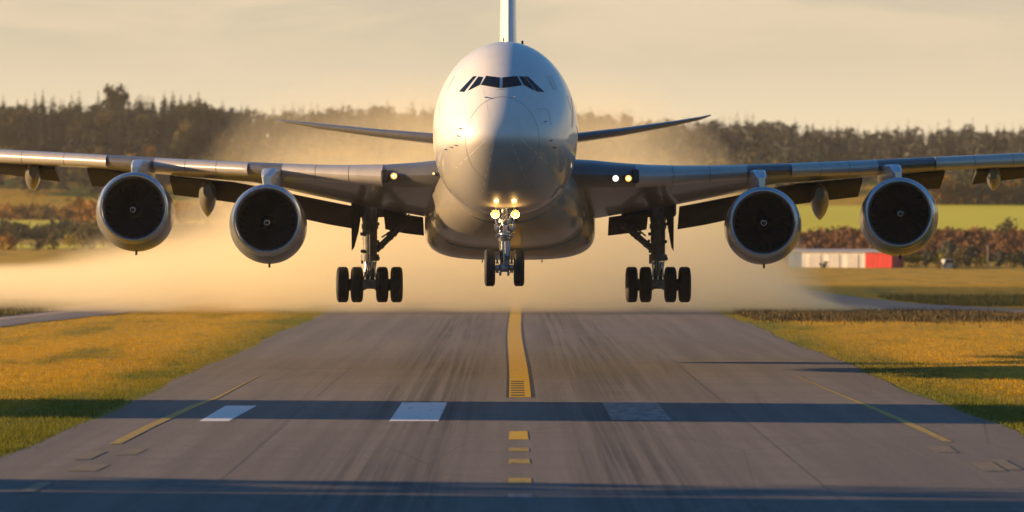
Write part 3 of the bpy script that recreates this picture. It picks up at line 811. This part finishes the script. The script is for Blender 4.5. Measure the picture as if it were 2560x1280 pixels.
for px, py, r in ((1238, 535, 8.5), (1288, 535, 8.5), (1239, 511, 6), (1286, 511, 6), (1240, 490, 3.8), (1286, 491, 3.8), (1248, 491, 2.8), (1277, 493, 2.8)):
    p = q(px, py, -.5); rr = r * k; Mx = Matrix.Translation(p)
    mb = MB(); mb.lathe([(.0, .001), (-.04, rr * .3), (-.015, rr * .52)], Mx, 24); mb.lathe([(-.015, rr * .52), (.02, rr * 1.08)], Mx, 24, 1); mb.build('landing_light', [M_lamp, M_amber], ng, O)
    mb = MB(); mb.lathe([(.28, .02), (.26, rr * .6), (.05, rr * 1.22), (-.03, rr * 1.22), (-.02, rr * 1.12), (.02, rr * 1.08)], Mx, 24); mb.build('lamp_housing', M_chrome, ng, O)
for px in (1238, 1288):
    ld = bpy.data.lights.new('landing_lamp_light', 'POINT'); lo_ = bpy.data.objects.new('landing_lamp_light', ld); C.objects.link(lo_)
    ld.energy = 16; ld.color = (1.0, .55, .16); ld.shadow_soft_size = .12; lo_.location = q(px, 533, -.75)
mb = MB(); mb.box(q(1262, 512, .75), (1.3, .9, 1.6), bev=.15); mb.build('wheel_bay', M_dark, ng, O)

# ------------------------------------------------------------------ trees
def foliage(name, a, b, tw=.25):
    m = mat(name, a, .85, spec=.2); t = m.node_tree; co = geoco(m)
    n = noise(t, co, .35, 3, .6)
    oi = t.nodes.new('ShaderNodeObjectInfo')
    f = mathn(t, 'ADD', mathn(t, 'MULTIPLY', n, .9), mathn(t, 'MULTIPLY', mathn(t, 'SUBTRACT', oi.outputs['Random'], .5), .8), clamp=True)
    c = mixc(t, maprange(t, f, .25, .75, 0, 1), a, b); t.links.new(c, bsdf(m).inputs['Base Color'])
    tr = t.nodes.new('ShaderNodeBsdfTranslucent'); mx = t.nodes.new('ShaderNodeMixShader'); mx.inputs[0].default_value = tw
    t.links.new(c, tr.inputs[0]); t.links.new(bsdf(m).outputs[0], mx.inputs[1]); t.links.new(tr.outputs[0], mx.inputs[2])
    t.links.new(mx.outputs[0], t.nodes['Material Output'].inputs[0]); return m
M_con = foliage('conifer_needles', (.062, .068, .052), (.082, .086, .062), .15)
M_aut = foliage('autumn_leaves', (.12, .075, .016), (.30, .15, .022))
M_dec = foliage('green_brown_leaves', (.06, .062, .025), (.12, .095, .03))
M_red = foliage('russet_scrub', (.085, .045, .025), (.15, .075, .032))
M_yelb = foliage('yellow_bush', (.20, .17, .02), (.34, .25, .025))
M_bark = mottled('bark', (.05, .038, .028), (.09, .07, .05), 2, .9)
def quads(c, s, rg, n, flat=.5):
    """n random leaf-clump quads round centre c"""
    v = []; f = []
    for _ in range(n):
        p = c + rg.normal(size=3) * s * .55
        a = rg.normal(size=3); a /= np.linalg.norm(a); b = np.cross(a, rg.normal(size=3)); b /= np.linalg.norm(b)
        h = s * rg.uniform(.25, .55); k = len(v)
        v += [p - a * h - b * h * .6, p + a * h - b * h * .35, p + a * h * .8 + b * h * .6, p - a * h * .7 + b * h * .7]; f.append((k, k + 1, k + 2, k + 3))
    return v, f
def conifer_geo(h, r, seed, tiers=16):
    rg = np.random.default_rng(seed); v = []; f = []
    for t in range(tiers):
        u = t / (tiers - 1); z = h * (.14 + .84 * u); rr = r * (1 - u) ** .85 * rg.uniform(.75, 1.15) + .18
        nb = max(5, int(11 * (1 - u * .6)))
        for b in range(nb):
            if rg.random() < .1: continue
            a = 2 * math.pi * (b + rg.uniform(-.35, .35)) / nb + t; l = rr * rg.uniform(.7, 1.2); dr = l * rg.uniform(.15, .5)
            d = np.array((math.cos(a), math.sin(a), 0)); s = np.array((-d[1], d[0], 0)); wd = l * .32 + .12
            for q in range(2):
                o = np.array((0, 0, z + rg.uniform(-.3, .3) * h / tiers)); k = len(v); zz = np.array((0, 0, 1.0))
                v += [o, o + d * l * .55 + s * wd - zz * dr * .3, o + d * l - zz * dr, o + d * l * .55 - s * wd - zz * dr * (.3 + q * .5)]; f.append((k, k + 1, k + 2, k + 3))
    k = len(v); v += [np.array((-.15, 0, h * .93)), np.array((.15, 0, h * .93)), np.array((0, 0, h * 1.04))]; f.append((k, k + 1, k + 2))
    return v, f
def decid_geo(h, r, seed, n=46, leaf=16, base=.3):
    rg = np.random.default_rng(seed); v = []; f = []
    for _ in range(n):
        u = rg.normal(size=3); u /= np.linalg.norm(u); q = rg.random() ** .4
        c = np.array((u[0] * r * q, u[1] * r * q, h * (base + (1 - base) * .5) + u[2] * q * h * (1 - base) * .5))
        a, b = quads(c, r * rg.uniform(.2, .36), rg, leaf); k = len(v); v += a; f += [tuple(i + k for i in p) for p in b]
    return v, f
def trunk_geo(h, r):
    mb = MB(); mb.tube((0, 0, -.6), (0, 0, h * .5), r, r * .6, 8); mb.tube((0, 0, h * .5), (.1, 0, h * .95), r * .6, r * .12, 8)
    for i in range(5):
        a = i * 2.4; z = h * (.35 + .1 * i); mb.tube((0, 0, z), (math.cos(a) * h * .16, math.sin(a) * h * .16, z + h * .1), r * .35, r * .1, 6)
    return mb
def tree_proto(name, geo, m, h, r, label, group, cat='tree'):
    t = empty(name, (0, 0, 0)); tag(t, label, cat, group)
    obj('crown', geo, m, t, smooth=False); trunk_geo(h, r).build('trunk', M_bark, t); return t
def dup(t, loc, rz, sc, label=None):
    c = t.copy(); C.objects.link(c); c.location = loc; c.rotation_euler = (0, 0, rz); c.scale = sc
    if label: c['label'] = label
    for ch in t.children:
        d = ch.copy(); C.objects.link(d); d.parent = c
    return c
G1 = 'trees of the wood on the left hillside'
con = [tree_proto('conifer_tree', conifer_geo(20, 4.6 + .6 * i, 10 + i), M_con, 18, .28, 'dark conifer in the hazy wood on the left hillside', G1) for i in range(3)]
dec = [tree_proto('broadleaf_tree', decid_geo(16, 5.2, 20 + i, 64, 22), M_dec, 12, .3, 'dull green broadleaf tree in the hazy wood on the left hillside', G1) for i in range(2)]
aut = [tree_proto('autumn_tree', decid_geo(13, 4.2, 30 + i), M_aut, 10, .26, 'golden autumn tree on the lower slope of the left wood', G1) for i in range(2)]
rg = random.Random(11); used = set()
def put(protos, x, d, s, label=None):
    t = rg.choice(protos); loc = (x, d, height(x, d) - .3); sc = (s * rg.uniform(.85, 1.15), s * rg.uniform(.85, 1.15), s)
    if t.name not in used:
        used.add(t.name); t.location = loc; t.scale = sc; t.rotation_euler.z = rg.uniform(0, 6)
        if label: t['label'] = label
        return t
    return dup(t, loc, rg.uniform(0, 6.28), sc, label or t['label'])
def pxx(px, d): return (px - 1280) / F * d
# ridge line: tops read from the photograph (column, row)
tops = [(8, 250), (45, 254), (68, 246), (88, 238), (108, 232), (135, 240), (160, 252), (180, 233), (199, 231), (222, 262), (246, 238), (286, 213), (322, 248), (338, 255), (354, 246), (385, 247), (411, 234), (432, 240), (453, 235), (474, 244), (497, 236), (514, 262)]
for px, py in tops:
    d = 1335 + rg.uniform(-8, 8); x = pxx(px, d); z0 = height(x, d); need = HC + (HY - py + 9) / F * d - z0
    if py == 213:
        t = put([dec[0]], x, d, need / 17.2, 'tall round-crowned tree standing above the wood on the left ridge')
        t.scale.x *= .74; t.scale.y *= .74
    elif rg.random() < .0: put(dec, x, d, need / 16.3)
    else: put(con, x, d, need / 20.6 * rg.uniform(.96, 1.1))
for row, (d0, n) in enumerate(((1312, 30), (1285, 30), (1255, 30), (1225, 30), (1185, 28))):
    for i in range(n):
        px = -60 + 640 * (i + rg.uniform(-.3, .3)) / n; d = d0 + rg.uniform(-12, 12); x = pxx(px, d)
        put(con + con + dec, x, d, rg.uniform(.68, .94))
for i in range(46):
    px = rg.uniform(-40, 600); d = rg.uniform(1080, 1150); x = pxx(px, d)
    put(aut + aut + dec if rg.random() < .7 else con, x, d, rg.uniform(.6, .9))
# the wood across the middle and right reads as one mass
v = []; f = []; gl = [conifer_geo(20, 5.0, 90 + i, 11) for i in range(3)] + [decid_geo(17, 5, 95 + i, 30, 9) for i in range(3)]
for row, (d0, n) in enumerate(((1372, 110), (1350, 110), (1325, 110), (1295, 100), (1262, 96), (1228, 90), (1190, 84), (1150, 78), (1105, 70))):
    for i in range(n):
        px = (560 if row else 530) + (2720 - 560) * (i + rg.uniform(-.4, .4)) / n; d = d0 + rg.uniform(-12, 12); x = pxx(px, d)
        g = gl[rg.randrange(6)]; s = rg.uniform(.55, .85); a = rg.uniform(0, 6.28); z = height(x, d) - .3; k = len(v); ca, sa = math.cos(a) * s, math.sin(a) * s
        v += [(x + p[0] * ca - p[1] * sa, d + p[0] * sa + p[1] * ca, z + p[2] * s) for p in g[0]]; f += [tuple(i_ + k for i_ in q_) for q_ in g[1]]
for row in range(7):
    for i in range(45):                                  # wood running on beyond both edges of the frame
        for sd_ in (-1, 1):
            d = 1345 - row * 36 + rg.uniform(-15, 15); x = sd_ * (262 + i * 5 + rg.uniform(-3, 3)) if sd_ > 0 else -(252 + i * 5 + rg.uniform(-3, 3))
            g = gl[rg.randrange(6)]; k = len(v); z = height(x, d) - .3; v += [(x + p[0], d + p[1], z + p[2]) for p in g[0]]; f += [tuple(i_ + k for i_ in q_) for q_ in g[1]]
M_wood = foliage('wood_leaves', (.074, .078, .066), (.094, .092, .07), .1)
tag(obj('forest', (v, f), M_wood, smooth=False), 'hazy dark wood along the ridge behind the aircraft', 'forest', kind='stuff')

# fields
def field(name, px0, px1, d0, d1, m, label, z=.12):
    v = []; f = []; nu, nv = 40, 16
    for j in range(nv + 1):
        d = d0 + (d1 - d0) * j / nv
        for i in range(nu + 1):
            x = pxx(px0 + (px1 - px0) * i / nu, (d0 + d1) / 2) * (1 + .04 * math.sin(j * .9)); v.append((x, d, height(x, d) + z))
    for j in range(nv):
        for i in range(nu): f.append((j * (nu + 1) + i, j * (nu + 1) + i + 1, (j + 1) * (nu + 1) + i + 1, (j + 1) * (nu + 1) + i))
    return tag(obj(name, (v, f), m), label, kind='structure')
M_green = mottled('young_crop', (.62, .56, .0), (.68, .60, .0), .03, .8, stretch=(1, .2, 1), world_co=True)
field('field', 1500, 2900, 735, 1040, M_green, 'bright green crop field on the hillside at the right')
field('field', -60, 160, 860, 935, M_green, 'narrow green field strip between the left shrubs')
field('field', -40, 300, 730, 760, M_green, 'lower green strip behind the left meadow')

# shrubs
def scrub(name, px0, px1, d0, d1, n, m, hs, label, seed):
    rg2 = np.random.default_rng(seed); v = []; f = []
    for _ in range(n):
        d = rg2.uniform(d0, d1); x = pxx(rg2.uniform(px0, px1), d); h = rg2.uniform(*hs); z = height(x, d)
        for c in range(5):
            a, b = quads(np.array((x + rg2.normal() * h * .5, d + rg2.normal() * h * .5, z + h * rg2.uniform(.25, .75))), h * .6, rg2, 9); k = len(v); v += a; f += [tuple(i + k for i in p) for p in b]
    return tag(obj(name, (v, f), m, smooth=False), label, 'scrub', kind='stuff')
scrub('scrub', 1940, 2640, 600, 725, 420, M_red, (1.2, 2.4), 'russet scrub on the bank below the green field', 41)
scrub('scrub', -60, 640, 800, 850, 200, M_dec, (1.5, 3.2), 'dark scrub between the green strips at left', 42)
scrub('scrub', -60, 640, 950, 1040, 200, M_aut, (1.5, 3.5), 'golden scrub below the left wood', 43)
def bush_proto(name, m, seed, label, group): return tag(obj(name, decid_geo(3.4, 1.9, seed, 22, 14, .02), m, smooth=False), label, 'bush', group)
def bushes(protos, lst, name, group, cat='bush'):
    for k, (px, py, hpx, d, pi, label) in enumerate(lst):
        m = protos[pi]; x = pxx(px, d); s = hpx / F * d / 3.4
        if m not in bmesh_cache: bmesh_cache[m] = bpy.data.meshes.new(name); vv, ff = decid_geo(3.4, 1.9, 60 + pi, 24, 14, .02); bmesh_cache[m].from_pydata([tuple(q_) for q_ in vv], [], ff); bmesh_cache[m].materials.append(m)
        o = bpy.data.objects.new(name, bmesh_cache[m]); C.objects.link(o); o.location = (x, d, height(x, d) - .15); o.scale = (s * rg.uniform(.9, 1.2), s, s); o.rotation_euler.z = rg.uniform(0, 6)
        tag(o, label, cat, group)
bmesh_cache = {}
PR = [M_dec, M_yelb, M_aut, M_red, M_con]
bushes(PR, [(2517, 598, 44, 745, 0, 'round dark bush standing alone in the green field'), (2590, 600, 40, 750, 0, 'dark bush at the right edge of the green field'), (2060, 668, 20, 548, 4, 'small dark bush in front of the white shed'),
    (2245, 670, 52, 566, 4, 'dark bush against the red end of the shed'), (2283, 672, 40, 560, 1, 'yellowish bush second from the red shed end'), (2318, 672, 44, 564, 4, 'dark bush between two yellowish bushes'), (2345, 674, 38, 552, 1, 'yellow bush left of the white van'),
    (2352, 681, 22, 538, 0, 'low olive bush half hiding the white van'), (2389, 682, 20, 537, 4, 'low dark bush at the right flank of the white van'), (2395, 676, 48, 550, 0, 'olive bush right of the white van'), (2425, 676, 58, 560, 4, 'tallest dark bush right of the white van'), (2450, 678, 32, 548, 1, 'small yellow bush left of the lamp mast'), (2500, 678, 46, 556, 4, 'dark bush right of the lamp mast'),
    (2535, 678, 40, 552, 0, 'olive bush near the right edge behind the meadow'), (2368, 668, 66, 575, 4, 'tall dark bush directly behind the white van'), (2566, 678, 50, 560, 4, 'dark bush cut by the right frame edge')], 'bush', 'bushes beside the shed')
bushes(PR, [(15, 640, 50, 700, 2, 'bright golden bush at the left frame edge'), (95, 645, 30, 705, 0, 'olive bush right of the golden bush on the left'), (130, 640, 40, 720, 0, 'brownish bush in the lower green strip'), (185, 640, 44, 712, 1, 'yellow bush below the outer left engine'),
    (225, 640, 60, 730, 0, 'large olive bush under the outer left engine'), (280, 640, 74, 740, 0, 'tall olive bush behind the outer left engine'), (60, 545, 46, 960, 2, 'golden bush above the left field strip'), (110, 550, 40, 950, 0, 'dull bush above the left field strip'),
    (190, 560, 70, 900, 2, 'big golden bush right of the left field strip'), (235, 560, 90, 880, 2, 'tallest golden bush beside the outer left engine')], 'bush', 'bushes in the left fields')
lst = []
for i in range(13):
    px = 2330 + i * 21 + rg.uniform(-7, 7); lst.append((px, 525, rg.uniform(46, 84), 1045 + rg.uniform(0, 20), rg.choice((2, 2, 0)), 'autumn tree in the row along the top of the green field'))
bushes(PR, lst, 'autumn_tree', 'autumn trees along the top of the green field', 'tree')

# ------------------------------------------------------------------ shed, van, masts
M_shw = mottled('shed_white', (.82, .80, .76), (.74, .72, .68), .5, .6); M_shr = mottled('shed_red', (.75, .06, .045), (.65, .055, .04), .5, .55); M_shb = mottled('shed_blue_grey', (.16, .24, .34), (.13, .2, .28), .5, .55)
M_van = mottled('van_paint', (.42, .44, .47), (.36, .38, .41), .6, .4)
M_shdoor = mottled('shed_door', (.62, .60, .57), (.55, .54, .51), .5, .6)
M_roof = mottled('shed_roof', (.42, .41, .40), (.34, .33, .32), .5, .6)
DS = 556.0; kz = DS / F
x0, x1, x2, x3 = (pxx(p, DS) for p in (1975, 2008, 2160, 2223))
shed = tag(empty('airfield_shed', ((x0 + x3) / 2, DS, height(x1, DS))), 'long low white shed with a red right end and blue-grey left end', 'shed'); SO = Vector(shed.location); shed.rotation_euler.z = R(-25); shed.scale.x = 1.09
for nm, a, b, m, lab in (('wall', x0, x1, M_shb, 'blue-grey end wall'), ('wall', x1, x2, M_shw, 'white middle wall'), ('wall', x2, x3, M_shr, 'red end wall')):
    mb = MB(); mb.box(((a + b) / 2, DS + 4, 1.5), (b - a, 8, 3.0))
    for i in range(int((b - a) / .9)): mb.box((a + .45 + i * .9, DS - .012, 1.45), (.07, .05, 2.85))
    mb.build(nm, m, shed, SO, smooth=False)['label'] = lab
mb = MB(); mb.loft([[Vector((x, DS - .4, 3.003)), Vector((x, DS + 4, 3.5)), Vector((x, DS + 8.4, 3.003)), Vector((x, DS + 8.4, 3.15)), Vector((x, DS + 4, 3.66)), Vector((x, DS - .4, 3.15))] for x in (x0 - .3, x3 + .3)]); mb.build('roof', M_roof, shed, SO, smooth=False)
for px in (2040, 2085, 2130):
    x = pxx(px, DS); mb = MB(); mb.box((x, DS - .06, 1.3), (2.2, .08, 2.6)); mb.build('door', M_shdoor, shed, SO, smooth=False)
DV = 545.0; vx = pxx(2370, DV); van = tag(empty('parked_van', (vx, DV, height(vx, DV) - .35)), 'small white van parked among the bushes right of the shed', 'van'); VO = Vector(van.location)
mb = MB(); pr = [(-1.15, .35), (1.15, .35), (1.2, .9), (1.05, 1.5), (.8, 2.1), (-.8, 2.1), (-1.05, 1.5), (-1.2, .9)]
mb.loft([[VO + Vector((x, y, z)) for x, z in pr] for y in (-1.9, 2.6)]); mb.build('body', M_van, van, VO, ang=20)
mb = MB(); mb.add([VO + Vector((x, -1.93, z)) for x, z in ((-.92, 1.4), (.92, 1.4), (.74, 2.0), (-.74, 2.0))] + [VO + Vector((x, -1.86, z)) for x, z in ((-.92, 1.4), (.92, 1.4), (.74, 2.0), (-.74, 2.0))], [(3, 2, 1, 0), (4, 5, 6, 7), (0, 1, 5, 4), (1, 2, 6, 5), (2, 3, 7, 6), (3, 0, 4, 7)]); mb.build('windscreen', M_glass, van, VO, smooth=False)
for sx in (-1, 1):
    for yy in (-1.1, 1.7):
        mb = MB(); mb.tube(VO + Vector((sx * .95, yy, .35)), VO + Vector((sx * 1.17, yy, .35)), .36, .36, 20); mb.build('wheel', M_rubber, van, VO)
    mb = MB(); mb.box(VO + Vector((sx * .85, -1.92, .95)), (.3, .08, .2), bev=.03); mb.build('headlight', M_shw, van, VO)
def mast(px, d, top_py, label):
    x = pxx(px, d); z = height(x, d); h = HC + (HY - top_py) / F * d - z; t = tag(empty('lamp_mast', (x, d, z)), label, 'mast'); o = Vector((x, d, z))
    mb = MB(); mb.tube(o, o + Vector((0, 0, h)), .16, .09, 10); mb.build('pole', M_steel, t, o)
    mb = MB(); mb.box(o + Vector((0, 0, h)), (1.1, .3, .22), bev=.05); mb.build('lamp_head', M_steel, t, o)
mast(2470, 552, 612, 'thin pale lamp mast among bushes right of the shed'); mast(2440, 1050, 450, 'thin mast rising above the autumn tree row at right')

# ------------------------------------------------------------------ unseen blocks and trees added left of the frame to shadow the runway
M_conc = mottled('blocker_cladding', (.42, .41, .40), (.34, .33, .32), .3, .7)
def blocker(name, xa, xb, ya, yb, h, label):
    t = tag(empty(name, ((xa + xb) / 2, (ya + yb) / 2, 0)), label, 'blocker'); o = Vector(t.location)
    mb = MB(); mb.box(((xa + xb) / 2, (ya + yb) / 2, h / 2), (xb - xa, yb - ya, h))
    for i in range(int((yb - ya) / 2)): mb.box((xb + .03, ya + 1 + 2 * i, h / 2 - .3), (.12, .12, h - .8))
    mb.build('wall', M_conc, t, o, smooth=False)
    mb = MB(); mb.loft([[Vector((x, ya - .3, h + .003)), Vector((x, (ya + yb) / 2, h + 1.4)), Vector((x, yb + .3, h + .003))] for x in (xa - .4, xb + .4)]); mb.build('roof', M_roof, t, o, smooth=False)
    mb = MB(); mb.box((xb + .12, (ya + yb) / 2, h * .35), (.12, (yb - ya) * .6, h * .7)); mb.build('door', M_roof, t, o, smooth=False)
sh = math.tan(R(SUN_BEHIND))
blocker('blocker', -84, -68, 123.5, 134.5, 17, 'tall narrow grey hangar added unseen outside the left of the frame to cast a shadow band')  # made up to throw one dark band across the runway
for i, (yy, hh) in enumerate(((91.0, 24), (92.4, 25), (93.6, 21))):  # unseen trees added to streak and soften the near shadow edge
    c = dup(con[i % 3], (-72 - 3 * (i % 2), yy, 0), i * 1.3, (.42, .34, hh / 20), 'slim conifer added unseen to break the shadow edge beside the long hangar, outside the left of the frame'); c['group'] = 'added shadow-casting conifers beside the long hangar'
blocker('blocker', -86, -66, -140, 89.5, 17, 'long grey hangar added unseen left of the frame nearest the camera to shade the foreground')  # made up to darken the foreground and cut bounce light on the nose

# ------------------------------------------------------------------ dust and haze
prof = [(-80, 2.2), (-62, 2.6), (-52, 3.2), (-46, 4.2), (-42, 5.8), (-35.6, 7.2), (-31.7, 11), (-29, 14), (-25, 16.5), (-16, 18.5), (-7.7, 19.8), (7, 19.5), (13.7, 18.2), (20, 14), (24.5, 9.5), (27.5, 7.2), (29.5, 4.0), (31.5, .5), (36, .2)]
PXs = [p[0] for p in prof]; PZs = [p[1] for p in prof]
Y0, Y1 = 256.0, 400.0
v = []; f = []; cols = np.linspace(-80, 36, 60); rows = np.linspace(Y0, Y1, 14)
for j, y in enumerate(rows):
    fy = .35 + .65 * sstep(Y0 - 1, Y0 + 24, y)
    if j == len(rows) - 1: fy = .4
    for x in cols: v.append((x, y, max(.5, (float(np.interp(x, PXs, PZs)) * 1.28 + .6) * fy)))
nt_ = len(v); nc = len(cols); nr = len(rows)
for j, y in enumerate(rows):
    for x in cols: v.append((x, y, .05))
for j in range(nr - 1):
    for i in range(nc - 1):
        a = j * nc + i; f.append((a, a + 1, a + nc + 1, a + nc)); b = nt_ + a; f.append((b, b + nc, b + nc + 1, b + 1))
for i in range(nc - 1):
    f.append((nt_ + i, nt_ + i + 1, i + 1, i)); a = (nr - 1) * nc + i; f.append((a, a + 1, nt_ + a + 1, nt_ + a))
for j in range(nr - 1):
    a = j * nc; f.append((a, a + nc, nt_ + a + nc, nt_ + a)); a = j * nc + nc - 1; f.append((nt_ + a, nt_ + a + nc, a + nc, a))
m = bpy.data.materials.new('dust'); m.use_nodes = True; t = m.node_tree
for n in list(t.nodes): t.nodes.remove(n)
mo = t.nodes.new('ShaderNodeOutputMaterial'); vol = t.nodes.new('ShaderNodeVolumePrincipled'); t.links.new(vol.outputs[0], mo.inputs['Volume'])
vol.inputs['Color'].default_value = (1.0, .91, .66, 1); vol.inputs['Anisotropy'].default_value = .1
gp = t.nodes.new('ShaderNodeTexCoord').outputs['Object']
sx = t.nodes.new('ShaderNodeSeparateXYZ'); t.links.new(gp, sx.inputs[0])
cr = t.nodes.new('ShaderNodeFloatCurve'); cu = cr.mapping.curves[0]
t.links.new(maprange(t, sx.outputs[0], -80, 36, 0, 1, False), cr.inputs['Value'])
cu.points[0].location = (0, PZs[0] / 25); cu.points[1].location = (1, PZs[-1] / 25)
for x, z in prof[1:-1]: cu.points.new((x + 80) / 116, z / 25)
cr.mapping.update()
T = mathn(t, 'MULTIPLY', cr.outputs[0], 27.5)
wob = noise(t, mapping(t, gp, (.055, .03, .08)), 1.0, 4, .55, .4)
T2 = mathn(t, 'MULTIPLY', T, mathn(t, 'ADD', .62, mathn(t, 'MULTIPLY', wob, .9)))
u = mathn(t, 'DIVIDE', sx.outputs[2], mathn(t, 'MAXIMUM', T2, .2))
hi = mathn(t, 'POWER', mathn(t, 'SUBTRACT', 1.12, u, clamp=True), 1.3)
lo = mathn(t, 'MULTIPLY', mathn(t, 'EXPONENT', mathn(t, 'MULTIPLY', sx.outputs[2], -.32)), maprange(t, u, .7, 1.2, 1, 0))
fr = mathn(t, 'MULTIPLY', maprange(t, sx.outputs[1], Y0, Y0 + 9, .15, 1), maprange(t, sx.outputs[1], Y1 - 30, Y1, 1, 0))
wn = noise(t, mapping(t, gp, (.12, .06, .16)), 1.0, 3, .5, .3)
den = mathn(t, 'ADD', mathn(t, 'MULTIPLY', hi, .032), mathn(t, 'MULTIPLY', lo, .050))
den = mathn(t, 'MULTIPLY', den, mathn(t, 'MULTIPLY', fr, maprange(t, wn, .3, .7, .55, 1.35)))
t.links.new(den, vol.inputs['Density'])
dust = tag(obj('dust_cloud', (v, f), m, smooth=False), 'tan dust cloud blown up behind the aircraft over the runway', 'dust', kind='stuff')

mb = MB(); mb.box((0, 300, 35.5), (5600, 6200, 77))
m = bpy.data.materials.new('haze'); m.use_nodes = True; t = m.node_tree
for n in list(t.nodes): t.nodes.remove(n)
mo = t.nodes.new('ShaderNodeOutputMaterial'); vol = t.nodes.new('ShaderNodeVolumePrincipled'); t.links.new(vol.outputs[0], mo.inputs['Volume'])
vol.inputs['Color'].default_value = (.95, .93, .90, 1); vol.inputs['Density'].default_value = .000065; vol.inputs['Anisotropy'].default_value = .2
tag(mb.build('haze', m, None, smooth=False), 'thin evening haze over the airfield', 'haze', kind='stuff')
